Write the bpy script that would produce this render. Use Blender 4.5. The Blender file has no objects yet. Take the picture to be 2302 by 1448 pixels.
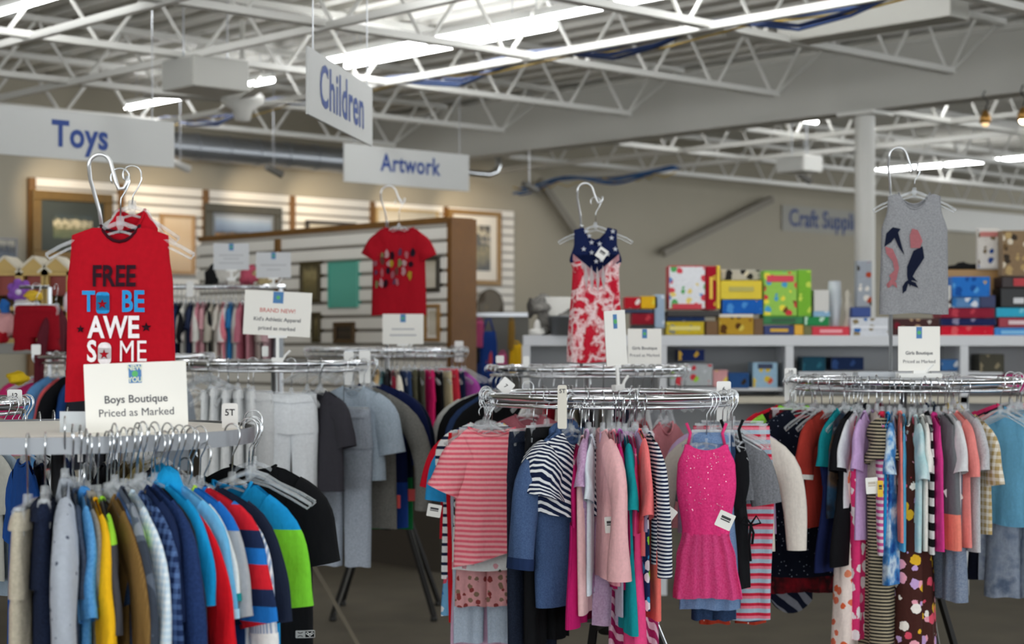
import bpy, bmesh, math, random
from mathutils import Vector, Matrix
R_ = math.radians
F, CX, YH, H = 3900.0, 1151.0, 770.0, 1.56      # focal length in pixels, image centre, horizon line, eye height
RA = Vector((-math.sin(R_(43)), math.cos(R_(43)), 0))   # the shop's own axes: along the roof beam
RB = Vector((math.cos(R_(43)), math.sin(R_(43)), 0))    # and along the roof joists and the back wall
YA = math.atan2(RA.y, RA.x); YB = math.atan2(RB.y, RB.x)
COL = bpy.context.scene.collection
random.seed(7)

def at(px, py, d): return Vector(((px-CX)/F*d, d, H-(py-YH)/F*d))
def px_of(v): return CX+F*v.x/v.y

# ------------------------------------------------------------------ materials
def lin(h):
    h = h.lstrip('#'); c = [int(h[i:i+2], 16)/255 for i in (0, 2, 4)]
    return tuple((x/12.92 if x <= .04045 else ((x+.055)/1.055)**2.4) for x in c)+(1,)
_MC = {}
def mat(name, col='cccccc', rough=.6, metal=0.0, emit=0.0, bump=0.0, bscale=40, alpha=1.0, var=0.0, vscale=6):
    key = ('m', name, col, rough, metal, emit, bump, bscale, alpha, var)
    if key in _MC: return _MC[key]
    m = bpy.data.materials.new(name); m.use_nodes = True
    nt = m.node_tree; b = nt.nodes['Principled BSDF']; L = nt.links
    b.inputs['Base Color'].default_value = lin(col)
    b.inputs['Roughness'].default_value = rough; b.inputs['Metallic'].default_value = metal
    b.inputs['Alpha'].default_value = alpha
    if emit:
        b.inputs['Emission Color'].default_value = lin(col); b.inputs['Emission Strength'].default_value = emit
    if bump or var:
        tc = nt.nodes.new('ShaderNodeTexCoord')
    if bump:
        n = nt.nodes.new('ShaderNodeTexNoise'); n.inputs['Scale'].default_value = bscale
        bp = nt.nodes.new('ShaderNodeBump'); bp.inputs['Strength'].default_value = bump; bp.inputs['Distance'].default_value = .01
        L.new(tc.outputs['Object'], n.inputs['Vector']); L.new(n.outputs['Fac'], bp.inputs['Height']); L.new(bp.outputs['Normal'], b.inputs['Normal'])
    if var:
        n2 = nt.nodes.new('ShaderNodeTexNoise'); n2.inputs['Scale'].default_value = vscale; n2.inputs['Detail'].default_value = 4
        cr = nt.nodes.new('ShaderNodeMapRange'); cr.inputs['To Min'].default_value = 1-var; cr.inputs['To Max'].default_value = 1+var
        mx = nt.nodes.new('ShaderNodeMix'); mx.data_type = 'RGBA'; mx.blend_type = 'MULTIPLY'; mx.inputs['Factor'].default_value = 1
        mx.inputs[6].default_value = lin(col)
        L.new(tc.outputs['Object'], n2.inputs['Vector']); L.new(n2.outputs['Fac'], cr.inputs['Value'])
        L.new(cr.outputs['Result'], mx.inputs[7]); L.new(mx.outputs[2], b.inputs['Base Color'])
    _MC[key] = m; return m

def clear_plastic(name='clear plastic', tint='e9eef2', t=.72, rough=.12):
    key = ('clear', name, tint, t)
    if key in _MC: return _MC[key]
    m = bpy.data.materials.new(name); m.use_nodes = True; nt = m.node_tree; L = nt.links
    b = nt.nodes['Principled BSDF']; out = nt.nodes['Material Output']
    b.inputs['Base Color'].default_value = lin(tint); b.inputs['Roughness'].default_value = rough
    tr = nt.nodes.new('ShaderNodeBsdfTransparent'); mx = nt.nodes.new('ShaderNodeMixShader'); mx.inputs[0].default_value = t
    L.new(b.outputs[0], mx.inputs[1]); L.new(tr.outputs[0], mx.inputs[2]); L.new(mx.outputs[0], out.inputs['Surface'])
    _MC[key] = m; return m

def fab(kind, *cols, s=1.0, duty=.5, z0=0.0, sheer=0.0):
    """cloth: p plain, h heather, s stripes across, v stripes down, g slanting stripes, d dots, f flowers, c camouflage, k plaid, j denim,
    b colour block at height z0, t tie-dye, m small motifs"""
    key = ('f', kind, cols, s, duty, z0, sheer)
    if key in _MC: return _MC[key]
    m = bpy.data.materials.new('cloth_'+kind+'_'+cols[0]); m.use_nodes = True; nt = m.node_tree; L = nt.links; N = nt.nodes.new
    b = nt.nodes['Principled BSDF']; b.inputs['Roughness'].default_value = .88
    b.inputs['Specular IOR Level'].default_value = .18
    tc = N('ShaderNodeTexCoord'); O = tc.outputs['Object']
    def noise(sc, det=2):
        n = N('ShaderNodeTexNoise'); n.inputs['Scale'].default_value = sc; n.inputs['Detail'].default_value = det; L.new(O, n.inputs['Vector']); return n
    def rgb(c):
        n = N('ShaderNodeRGB'); n.outputs[0].default_value = lin(c); return n.outputs[0]
    def ramp(src, stops, const=True):
        r = N('ShaderNodeValToRGB'); r.color_ramp.interpolation = 'CONSTANT' if const else 'LINEAR'
        e = r.color_ramp.elements
        while len(e) < len(stops): e.new(.5)
        for k, (p, c) in enumerate(stops): e[k].position = p; e[k].color = lin(c)
        L.new(src, r.inputs[0]); return r.outputs[0]
    def wave(axis, per, dist=0.0):
        w = N('ShaderNodeTexWave'); w.wave_type = 'BANDS'; w.bands_direction = axis; w.inputs['Scale'].default_value = .314/per
        w.inputs['Distortion'].default_value = dist; w.inputs['Detail Scale'].default_value = 3
        L.new(O, w.inputs['Vector']); return w.outputs['Fac']
    def vor(sc, feat='F1'):
        v = N('ShaderNodeTexVoronoi'); v.inputs['Scale'].default_value = sc; v.feature = feat; L.new(O, v.inputs['Vector']); return v
    c1 = cols[0]; c2 = cols[1] if len(cols) > 1 else c1
    if kind == 'p': col = rgb(c1)
    elif kind == 'h': col = ramp(noise(160, 3).outputs['Fac'], [(.35, c1), (.65, c2)], False)
    elif kind == 's': col = ramp(wave('Z', .03*s), [(0, c1), (1-duty, c2)])
    elif kind == 'ss':    # red / blue / pink repeat stripe
        mp = N('ShaderNodeMath'); mp.operation = 'MULTIPLY'; sep = N('ShaderNodeSeparateXYZ'); L.new(O, sep.inputs[0]); L.new(sep.outputs['Z'], mp.inputs[0]); mp.inputs[1].default_value = 1/(.036*s)
        fr = N('ShaderNodeMath'); fr.operation = 'FRACT'; ad = N('ShaderNodeMath'); ad.inputs[1].default_value = 200; L.new(mp.outputs[0], ad.inputs[0]); L.new(ad.outputs[0], fr.inputs[0])
        col = ramp(fr.outputs[0], [(0, cols[0]), (.3, cols[1]), (.72, cols[2])])
    elif kind == 'v': col = ramp(wave('X', .02*s, .2), [(0, c1), (1-duty, c2)])
    elif kind == 'g':
        w = N('ShaderNodeTexWave'); w.wave_type = 'BANDS'; w.bands_direction = 'DIAGONAL'; w.inputs['Scale'].default_value = 9/s; w.inputs['Distortion'].default_value = 1.5
        L.new(O, w.inputs['Vector']); col = ramp(w.outputs['Fac'], [(0, c1), (1-duty, c2)])
    elif kind == 'd':
        v = vor(26/s); v.inputs['Randomness'].default_value = .55
        col = ramp(v.outputs['Distance'], [(0, c2), (.27, c1)])
    elif kind == 'm':
        v = vor(22/s); v.inputs['Randomness'].default_value = .8
        col = ramp(v.outputs['Distance'], [(0, c2), (.16, c1)])
    elif kind == 'f':
        v = vor(17/s); w2 = vor(17/s)
        pick = N('ShaderNodeSeparateColor'); L.new(v.outputs['Color'], pick.inputs[0])
        k = len(cols)-1; fl = ramp(pick.outputs[0], [(q/k, cols[1+q]) for q in range(k)])
        nz = noise(60/s, 2); ad = N('ShaderNodeMath'); ad.operation = 'MULTIPLY_ADD'; ad.inputs[1].default_value = .3; L.new(nz.outputs['Fac'], ad.inputs[0]); L.new(v.outputs['Distance'], ad.inputs[2])
        gate = N('ShaderNodeMath'); gate.operation = 'LESS_THAN'; gate.inputs[1].default_value = .58; L.new(ad.outputs[0], gate.inputs[0])
        mx = N('ShaderNodeMix'); mx.data_type = 'RGBA'; L.new(gate.outputs[0], mx.inputs['Factor']); L.new(rgb(c1), mx.inputs[6]); L.new(fl, mx.inputs[7]); col = mx.outputs[2]
    elif kind == 'c':
        k = len(cols); col = ramp(noise(14/s, 1).outputs['Fac'], [(0, cols[0])]+[(.36+.3*q/max(1, k-1), cols[q]) for q in range(1, k)])
    elif kind == 't':
        k = len(cols); col = ramp(noise(9/s, 5).outputs['Fac'], [(.3+.4*q/max(1, k-1), cols[q]) for q in range(k)], False)
    elif kind == 'k':
        a = ramp(wave('X', .03*s), [(0, c1), (.55, c2)]); bb = ramp(wave('Z', .03*s), [(0, c1), (.55, c2)])
        mx = N('ShaderNodeMix'); mx.data_type = 'RGBA'; mx.inputs['Factor'].default_value = .5; L.new(a, mx.inputs[6]); L.new(bb, mx.inputs[7]); col = mx.outputs[2]
    elif kind == 'j': col = ramp(noise(220, 2).outputs['Fac'], [(.3, c1), (.75, c2)], False)
    elif kind == 'b':
        sep = N('ShaderNodeSeparateXYZ'); L.new(O, sep.inputs[0]); gt = N('ShaderNodeMath'); gt.operation = 'GREATER_THAN'; gt.inputs[1].default_value = z0; L.new(sep.outputs['Z'], gt.inputs[0])
        mx = N('ShaderNodeMix'); mx.data_type = 'RGBA'; L.new(gt.outputs[0], mx.inputs['Factor']); L.new(rgb(c2), mx.inputs[6]); L.new(rgb(c1), mx.inputs[7]); col = mx.outputs[2]
    # thread-level variation of the dye and creases in the cloth
    n2 = noise(90, 2); mr = N('ShaderNodeMapRange'); mr.inputs['To Min'].default_value = .88; mr.inputs['To Max'].default_value = 1.12; L.new(n2.outputs['Fac'], mr.inputs['Value'])
    mm = N('ShaderNodeMix'); mm.data_type = 'RGBA'; mm.blend_type = 'MULTIPLY'; mm.inputs['Factor'].default_value = 1; L.new(col, mm.inputs[6]); L.new(mr.outputs['Result'], mm.inputs[7])
    L.new(mm.outputs[2], b.inputs['Base Color'])
    mpg = N('ShaderNodeMapping'); mpg.inputs['Scale'].default_value = (1, 1, .35); L.new(O, mpg.inputs['Vector'])
    n3 = N('ShaderNodeTexNoise'); n3.inputs['Scale'].default_value = 15; n3.inputs['Detail'].default_value = 4; L.new(mpg.outputs[0], n3.inputs['Vector'])
    bp = N('ShaderNodeBump'); bp.inputs['Strength'].default_value = .55; bp.inputs['Distance'].default_value = .028
    L.new(n3.outputs['Fac'], bp.inputs['Height']); L.new(bp.outputs['Normal'], b.inputs['Normal'])
    if sheer:
        out = nt.nodes['Material Output']; tr = N('ShaderNodeBsdfTransparent'); ms = N('ShaderNodeMixShader'); ms.inputs[0].default_value = sheer
        L.new(b.outputs[0], ms.inputs[1]); L.new(tr.outputs[0], ms.inputs[2]); L.new(ms.outputs[0], out.inputs['Surface'])
    _MC[key] = m; return m

CHROME = mat('chrome', 'dfe2e6', .12, 1.0)
NICKEL = mat('bright nickel', 'e4e6e8', .28, .75)
STEEL = mat('brushed steel', 'b9bcc0', .32, 1.0)
WIRE = mat('hook wire', 'd3d7da', .2, 1.0)
CLEAR = clear_plastic()
WHITEP = mat('white plastic', 'efefec', .4)
CARD = mat('white card', 'f1efe8', .7)
PAINT = mat('white steel paint', 'd9d8d2', .5)
BLACKM = mat('black metal', '1b1a19', .45, .3)
INK = mat('dark ink', '3a3a3c', .7)
NAVYINK = mat('navy sign ink', '1e3f86', .6)

# ------------------------------------------------------------------ mesh building
class MB:
    def __init__(s): s.v = []; s.f = []; s.mi = []; s.cur = 0
    def add(s, vs, fs):
        o = len(s.v); s.v += [tuple(v) for v in vs]; s.f += [tuple(o+i for i in f) for f in fs]; s.mi += [s.cur]*len(fs); return s
    def box(s, c, sz, rot=None):
        x, y, z = [q/2 for q in sz]; c = Vector(c)
        vs = [Vector((a, b, d)) for a in (-x, x) for b in (-y, y) for d in (-z, z)]
        if rot is not None: vs = [rot @ v for v in vs]
        return s.add([v+c for v in vs], [(0, 1, 3, 2), (4, 6, 7, 5), (0, 4, 5, 1), (2, 3, 7, 6), (0, 2, 6, 4), (1, 5, 7, 3)])
    def bar(s, a, b, w, h):
        a = Vector(a); b = Vector(b); d = b-a; L = d.length; d.normalize()
        side = Vector((0, 0, 1)).cross(d)
        side = Vector((1, 0, 0)) if side.length < 1e-4 else side.normalized()
        up = d.cross(side).normalized()
        vs = []
        for p in (a, b):
            for i, j in ((-1, -1), (1, -1), (1, 1), (-1, 1)): vs.append(p+side*i*w/2+up*j*h/2)
        return s.add(vs, [(3, 2, 1, 0), (4, 5, 6, 7), (0, 1, 5, 4), (1, 2, 6, 5), (2, 3, 7, 6), (3, 0, 4, 7)])
    def tube(s, path, r, n=8, closed=False, cap=True):
        P = [Vector(p) for p in path]; k = len(P); rr = r if isinstance(r, (list, tuple)) else [r]*k
        vs = []; prev = None
        for i in range(k):
            t = (P[(i+1) % k]-P[i-1]) if closed else (P[min(i+1, k-1)]-P[max(i-1, 0)])
            t.normalize()
            if prev is None:
                ref = Vector((0, 0, 1)) if abs(t.z) < .9 else Vector((1, 0, 0)); u = t.cross(ref).normalized()
            else:
                u = prev-t*prev.dot(t)
                u = u.normalized() if u.length > 1e-6 else t.orthogonal().normalized()
            prev = u; w = t.cross(u)
            for j in range(n):
                a = 2*math.pi*j/n; vs.append(P[i]+(u*math.cos(a)+w*math.sin(a))*rr[i])
        fs = []
        for i in range(k if closed else k-1):
            for j in range(n):
                a = i*n+j; b = i*n+(j+1) % n; c = ((i+1) % k)*n+(j+1) % n; d = ((i+1) % k)*n+j; fs.append((a, b, c, d))
        if cap and not closed: fs += [tuple(range(n-1, -1, -1)), tuple((k-1)*n+j for j in range(n))]
        return s.add(vs, fs)
    def lathe(s, prof, n=24, c=(0, 0, 0)):
        c = Vector(c); vs = []; k = len(prof)
        for r, z in prof:
            for j in range(n): a = 2*math.pi*j/n; vs.append(c+Vector((r*math.cos(a), r*math.sin(a), z)))
        fs = [(i*n+j, i*n+(j+1) % n, (i+1)*n+(j+1) % n, (i+1)*n+j) for i in range(k-1) for j in range(n)]
        if prof[0][0] > 1e-6: fs.append(tuple(range(n-1, -1, -1)))
        if prof[-1][0] > 1e-6: fs.append(tuple((k-1)*n+j for j in range(n)))
        return s.add(vs, fs)
    def prism(s, poly, y0, y1):
        """polygon in the local xz plane pushed from y0 to y1"""
        n = len(poly); vs = [(x, y0, z) for x, z in poly]+[(x, y1, z) for x, z in poly]
        return s.add(vs, [tuple(range(n)), tuple(range(2*n-1, n-1, -1))]+[(j, (j+1) % n, n+(j+1) % n, n+j)[::-1] for j in range(n)])
    def blob(s, c, r, n=10, m=8, seed=0, amp=.0):
        c = Vector(c); r = Vector(r) if not isinstance(r, (int, float)) else Vector((r, r, r)); rnd = random.Random(seed); vs = []; ph = [rnd.random()*6 for _ in range(4)]
        for i in range(m+1):
            t = math.pi*i/m
            for j in range(n):
                a = 2*math.pi*j/n; q = 1+amp*math.sin(3*a+ph[0]+2*t)+amp*math.sin(5*t+ph[1]+a)
                vs.append(c+Vector((r.x*math.sin(t)*math.cos(a)*q, r.y*math.sin(t)*math.sin(a)*q, r.z*math.cos(t)*q)))
        return s.add(vs, [(i*n+j, (i+1)*n+j, (i+1)*n+(j+1) % n, i*n+(j+1) % n) for i in range(m) for j in range(n)])
    def mesh(s, name, mats, smooth=False):
        me = bpy.data.meshes.new(name); me.from_pydata(s.v, [], s.f)
        for m in (mats if isinstance(mats, (list, tuple)) else [mats]): me.materials.append(m)
        for p, mi in zip(me.polygons, s.mi): p.material_index = mi
        if smooth: me.polygons.foreach_set('use_smooth', [True]*len(me.polygons))
        me.update(); return me
    def build(s, name, mats, parent=None, smooth=False, loc=None, rot=None, bevel=0):
        o = bpy.data.objects.new(name, s.mesh(name, mats, smooth)); COL.objects.link(o)
        if parent is not None: o.parent = parent
        if loc is not None: o.location = loc
        if rot is not None: o.rotation_euler = rot
        if bevel:
            md = o.modifiers.new('edge', 'BEVEL'); md.width = bevel; md.segments = 2; md.limit_method = 'ANGLE'
        return o
def inst(name, me, parent, loc=(0, 0, 0), rot=(0, 0, 0)):
    o = bpy.data.objects.new(name, me); COL.objects.link(o); o.parent = parent; o.location = loc; o.rotation_euler = rot; return o
def tag(o, label, cat, group=None, kind=None):
    if label: o['label'] = label
    if cat: o['category'] = cat
    if group: o['group'] = group
    if kind: o['kind'] = kind
    return o
def thing(name, label, cat, loc=(0, 0, 0), rz=0.0, group=None):
    o = bpy.data.objects.new(name, None); COL.objects.link(o); o.location = loc; o.rotation_euler = (0, 0, rz); o.empty_display_size = .05
    return tag(o, label, cat, group)
def struct(name, mb, m, bevel=0, **k):
    o = mb.build(name, m, bevel=bevel, **k); o['kind'] = 'structure'; return o

def text_mb(body, size, bold=0.0, spacing=1.0, shear=0.0, depth=.0, xs=1.0):
    """letters as a mesh in the xz plane (facing -y), centred on the origin"""
    cu = bpy.data.curves.new('t', 'FONT'); cu.body = body; cu.size = 1.0; cu.align_x = 'CENTER'; cu.align_y = 'CENTER'; cu.offset = 0.0 if 'M' in body else bold/size
    cu.space_character = spacing; cu.shear = shear; cu.resolution_u = 3; cu.extrude = depth
    o = bpy.data.objects.new('t', cu); COL.objects.link(o)
    dg = bpy.context.evaluated_depsgraph_get(); dg.update(); me = bpy.data.meshes.new_from_object(o.evaluated_get(dg))
    mb = MB(); mb.add([(v.co.x*xs*size, -v.co.z*size, v.co.y*size) for v in me.vertices], [tuple(p.vertices) for p in me.polygons])
    bpy.data.objects.remove(o); bpy.data.curves.remove(cu); bpy.data.meshes.remove(me); return mb
def moved(mb, dx=0, dy=0, dz=0, rot=0.0):
    c, s = math.cos(rot), math.sin(rot)
    mb.v = [(x*c-z*s+dx, y+dy, x*s+z*c+dz) for x, y, z in mb.v]; return mb
def merge(*mbs):
    r = MB()
    for m in mbs: r.add(m.v, m.f)
    return r
def rrect(w, h, r, n=4):
    pts = []
    for cx, cz, a0 in ((w/2-r, h/2-r, 0), (-w/2+r, h/2-r, 90), (-w/2+r, -h/2+r, 180), (w/2-r, -h/2+r, 270)):
        for k in range(n+1): a = R_(a0+90*k/n); pts.append((cx+r*math.cos(a), cz+r*math.sin(a)))
    return pts
def star(r, n=5, inner=.42, rot=90):
    return [((r if k % 2 == 0 else r*inner)*math.cos(R_(rot+180*k/n)), (r if k % 2 == 0 else r*inner)*math.sin(R_(rot+180*k/n))) for k in range(2*n)]
def circ(r, n=16, sx=1, sz=1): return [(r*sx*math.cos(2*math.pi*k/n), r*sz*math.sin(2*math.pi*k/n)) for k in range(n)]
# ================================================================== the shell of the shop
G0 = Vector((0, 0, 0))
DECK = 4.10
# floor
fl = MB(); fl.box((2, 14, -.05), (46, 44, .1))
struct('floor', fl, mat('charcoal carpet', '5e5749', .95, bump=.4, bscale=120, var=.3, vscale=3))
# back wall: runs along RB at distance 15.2 m measured along RA
W0 = RA*15.2
def onwall(x, off=0.0):
    """point on the back wall seen in image column x, OFF metres in front of it"""
    k = (x-CX)/F; D = 15.2-off; base = RA*D
    t = (k*base.y-base.x)/(RB.x-k*RB.y); return base+RB*t
wall = MB(); c = W0+RB*3+RA*.1
wall.box((c.x, c.y, 2.15), (84, .2, 4.3), Matrix.Rotation(YB, 3, 'Z'))
wall_o = struct('wall_back', wall, mat('warm grey wall paint', 'a8a190', .85, var=.05, vscale=1.2))
# header band low in the right bay
hb = MB(); a = onwall(2020, .12); b_ = onwall(2700, .12); hb.bar((a.x, a.y, 3.46), (b_.x, b_.y, 3.46), .24, .34)
struct('trim_1', hb, PAINT)
# corrugated roof deck: flutes run along RA
dk = MB(); per = .30; prof = []
nfl = 220; u0 = -24.0
for i in range(nfl):
    u = u0+i*per
    prof += [(u, 0), (u+.12, 0), (u+.15, .065), (u+.27, .065)]
vs = []
for u, z in prof:
    for w in (-14.0, 15.2): p = RB*u+RA*w; vs.append((p.x, p.y, DECK+z))
dk.add(vs, [(2*i, 2*i+1, 2*i+3, 2*i+2) for i in range(len(prof)-1)])
p0 = RB*(u0+33)+RA*.6; dk.box((p0.x, p0.y, DECK+.17), (66, 29.4, .08), Matrix.Rotation(YB, 3, 'Z'))
struct('ceiling', dk, mat('white roof deck', 'd3d1c9', .7))

# ---- roof steel
E0 = Vector((3.30, 13.04, 0)); ZB, ZT = 3.60, 4.02
BEAM = E0+RB*.80
def beam_pt(s, off=0.0): return BEAM+RA*s+RB*off
bm = MB(); a = beam_pt(-16); b_ = beam_pt(15.2-BEAM.dot(RA))
for dz, w, h in ((3.765, .12, .49), (3.505, .26, .03), (4.0, .26, .04)):
    bm.bar((a.x, a.y, dz), (b_.x, b_.y, dz), w, h)
# welded closure plates that make the side of the girder flush
for off in (-.10, .10):
    pa, pb = a+RB*off, b_+RB*off; bm.bar((pa.x, pa.y, 3.75), (pb.x, pb.y, 3.75), .02, .46)
tag(struct('beam', bm, mat('grey white girder paint', 'b9b8b1', .55)), None, None)
pc = beam_pt(1.35)
cm = MB(); cm.lathe([(.084, 0), (.084, 3.46)], 28, (pc.x, pc.y, 0))
colo = struct('column', cm, mat('grey white column paint', 'c9c8c2', .5), smooth=False)
cp = MB(); cp.box((pc.x, pc.y, 3.475), (.36, .30, .03), Matrix.Rotation(YA, 3, 'Z')); cp.build('cap_plate', PAINT, colo)

ORD = ['first', 'second', 'third', 'fourth', 'fifth', 'sixth', 'seventh', 'eighth', 'ninth', 'tenth', 'eleventh', 'twelfth', 'thirteenth']
def joist(start, direc, length, label, group, t_end):
    o = thing('roof_joist', label, 'joist', (start.x, start.y, 0), math.atan2(direc.y, direc.x), group)
    top = MB(); top.box((length/2-.35, -.03, ZT+.03), (length+.7, .04, .05)); top.box((length/2-.35, .03, ZT+.03), (length+.7, .04, .05)); top.build('top_chord', PAINT, o)
    bt = MB(); bt.box((length/2, -.025, ZB), (length, .035, .045)); bt.box((length/2, .025, ZB), (length, .035, .045)); bt.build('bottom_chord', PAINT, o)
    wb = MB(); x = .03; pit = .745
    wb.tube([(0, 0, ZB), (-.62, 0, ZT)], .013, 6)
    while x < length-.1:
        wb.tube([(x-.03, 0, ZB), (x-pit/2+.02, 0, ZT)], .014, 6); wb.tube([(x+.03, 0, ZB), (x+pit/2-.02, 0, ZT)], .014, 6); x += pit
    wb.build('web_rods', PAINT, o); return o
SP = 1.66
names_front = []
kmax = int((15.1-E0.dot(RA))/SP)
for k in range(-2, kmax+1):
    s = E0+RA*SP*k
    lab = 'white open-web roof joist on camera side of beam, %s from the back wall' % ORD[kmax-k]
    joist(s, -RB, 14.5, lab, 'roof joists before the beam', 0)
for k in range(-1, kmax+1):
    s = E0+RA*SP*(k+.0)+RB*1.6
    lab = 'white open-web roof joist beyond the beam, %s from the back wall' % ORD[kmax-k]
    joist(s, RB, 11.0, lab, 'roof joists beyond the beam', 0)
# bridging angles that cross the bottom chords
def line_at(u, z, w0, w1):
    a = RB*u+RA*w0; b = RB*u+RA*w1; return Vector((a.x, a.y, z)), Vector((b.x, b.y, z))
def bridging(u, z, w0, w1, label):
    a, b = line_at(u, z, w0, w1); m = MB(); m.bar(a, b, .035, .010); m.bar(a+Vector((0, 0, .022))-RB*.02, b+Vector((0, 0, .022))-RB*.02, .01, .045)
    tag(m.build('bridging_bar', PAINT), label, 'bracing bar', 'bridging bars across the joists')
def plane_hit(px, py, z):
    d = (z-H)*F/(YH-py); return at(px, py, d)
for (px, py), w0, w1, lab in (((430, 132), 2, 15.1, 'white bridging bar slanting over the heater box'), ((146, 70), 2, 15.1, 'white bridging bar crossing high at upper left of the frame'),
                              ((1238, 128), -1, 15.1, 'white bridging bar carrying the blue cable bundle')):
    u = plane_hit(px, py, ZB-.035).dot(RB); bridging(u, ZB-.035, w0, w1, lab)
for (px, py), lab in (((1600, 370), 'bright bridging bar below the beam, passing behind the column'), ((2290, 262), 'upper bridging bar at the far right beyond the column')):
    u = plane_hit(px, py, ZB-.03).dot(RB); bridging(u, ZB-.03, 2, 15.1, lab)
# blue cables lying on the bridging bar
def cables(u, w0, w1, z, label, n=7, col=('1c3768', '24467c', '172b54'), seed=1):
    o = thing('cable_bundle', label, 'cables', line_at(u, z, w0, w0)[0]*1, YA)
    rnd = random.Random(seed); L = w1-w0
    for i in range(n):
        off = rnd.uniform(-.05, .05); zz = rnd.uniform(0, .035); ph = rnd.random()*6; path = []
        for k in range(41):
            x = L*k/40; ph2 = (x % SP)/SP
            path.append((x, off+.03*math.sin(x*1.3+ph), zz-.085*math.sin(math.pi*ph2)**2*(1+.6*math.sin(ph+x))+.03))
        m = MB(); m.tube(path, .011, 6); m.build('cable', mat('cable jacket '+col[i % 3], col[i % 3], .45), o, smooth=True)
    m = MB(); m.tube([(L*k/20, .07*math.sin(k), .0-.05*(k % 2)) for k in range(21)], .007, 6); m.build('cable', mat('yellow cable jacket', 'b79a4a', .5), o, smooth=True)
u = plane_hit(1238, 128, ZB).dot(RB)
cables(u-.07, -1, 15.0, ZB-.02, 'bundle of blue cables draped along the joists in front of the beam')
m_ = plane_hit(1340, 400, 3.42); cables(m_.dot(RB), m_.dot(RA)-1.2, 15.0, 3.40, 'bundle of blue cables hung low right of the Artwork sign', 5, ('24548f', '2f669f', '1d427c'), 5)

# ---- lamps
TUBE = mat('lit fluorescent tube', 'fbfdff', .5, emit=19)
HOUS = mat('lamp housing', 'd6d6d2', .5)
def strip(a, b, label, group='linear ceiling lamps', n=1):
    a = Vector(a); b = Vector(b); L = (b-a).length; d = (b-a).normalized()
    o = thing('ceiling_lamp', label, 'lamp', a, math.atan2(d.y, d.x), group)
    m = MB(); m.box((L/2, 0, .045), (L, .035, .05)); m.build('housing', HOUS, o)
    m = MB(); m.box((L/2, 0, .0), (L-.02, .052, .042)); m.build('diffuser', TUBE, o, bevel=.02)
    for x in (.2, L-.2): m = MB(); m.tube([(x, 0, .08), (x, 0, DECK-a.z)], .004, 5); m.build('hanging_wire', STEEL, o)
def strip_px(p, q, z, label):
    a = plane_hit(p[0], p[1], z); b = plane_hit(q[0], q[1], z)
    L = (b-a).length; mid = (a+b)/2; s = 1 if (b-a).dot(RA) > 0 else -1
    strip(mid-RA*s*L/2, mid+RA*s*L/2, label)
ZL = 3.78
a = plane_hit(722, 140, ZL)
for i, lab in enumerate(('long bright strip lamp whose end hangs over the Children sign', 'bright strip lamp continuing toward the camera from the one over the Children sign', 'strip lamp at the top edge, third from the Children sign')):
    strip(a-RA*(2.46*i), a-RA*(2.46*i+2.42), lab)
a = plane_hit(282, 243, ZL); strip(a, a-RA*2.42, 'strip lamp hanging just under the heater box near the Toys sign')
a = a-RA*3.4; strip(a, a-RA*2.42, 'strip lamp to the right of and behind the heater box')
a = plane_hit(-40, 40, ZL); strip(a, a-RA*2.0, 'strip lamp cut by the top left corner')
a = plane_hit(1968, 384, ZL); strip(a, a-RA*1.0, 'short strip lamp just behind the hook of the grey tank top')
a = a-RA*1.03; strip(a, a-RA*2.0, 'strip lamp at far right under the roof, right of the column')
a = plane_hit(1790, 268, ZL); strip(a, a+RB*.35, 'strip lamp glimpsed under the beam left of the column')
for i in range(3):
    a = plane_hit(1560, 262, 3.92)-RA*2.45*i; strip(a, a-RA*2.42, 'strip lamp hidden behind the roof beam, %s from the Artwork sign' % ORD[i])
# unseen strip lamps added around the camera to light the clothes
for i, (u, w) in enumerate(((-5.5, 1.5), (-2.2, 1.0), (1.4, -.2), (5.0, 0.5), (-2.0, 6.0), (6.3, 5.6), (-6.5, 6.5), (-.4, 1.6), (3.2, 2.0), (3.0, -2.5), (-1.5, -2.5))):
    p = RB*u+RA*w; strip((p.x, p.y, ZL), (p.x+RA.x*2.42, p.y+RA.y*2.42, ZL), 'added fill strip lamp over the aisle before the racks, out of the frame')
# heater box, ceiling dome, far unit
def rbox(name, label, cat, px, py, d, sa, sb, sz, m, grill=False):
    p = at(px, py, d); o = thing(name, label, cat, (p.x, p.y, p.z-sz/2), YB)
    k = MB(); k.box((0, 0, sz/2), (sb, sa, sz)); k.build('housing', m, o, bevel=.01)
    if grill:
        g = MB()
        for i in range(9): g.box((-sb/2-.006, 0, sz*(.1+.1*i)), (.012, sa*.9, sz*.035))
        g.build('grille', mat('grille steel', 'cfcfcb', .4, .2), o)
    for x in (-sb*.4, sb*.4): r = MB(); r.tube([(x, 0, sz), (x, 0, DECK-p.z+sz/2)], .006, 6); r.build('hanging_rod', STEEL, o)
    return o
rbox('unit_heater', 'grey boxy unit heater hanging beside the strip lamp above the Toys sign', 'heater', 462, 172, 12.4, .42, .46, .22, mat('heater casing', 'aeada6', .5), True)
rbox('air_unit', 'white louvred unit under the far joists left of the column', 'air unit', 1797, 370, 17.0, .34, .30, .16, mat('far unit casing', 'dad9d3', .5), True)
rbox('duct_box', 'long pale duct box under the deck at upper right', 'duct', 1955, 45, 11.3, 1.35, .22, .16, mat('duct box paint', 'b2b1a9', .5))
p = at(545, 225, 13.5); o = thing('ceiling_fan', 'white ceiling fan motor dome between the Toys and Children signs', 'fan', p)
k = MB(); k.lathe([(.02, .62), (.02, .12), (.10, .10), (.17, .03), (.17, -.02), (.08, -.08), (.06, -.16), (.0, -.17)], 24); k.build('motor', mat('fan enamel', 'cfcec8', .4), o, smooth=True)
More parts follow.
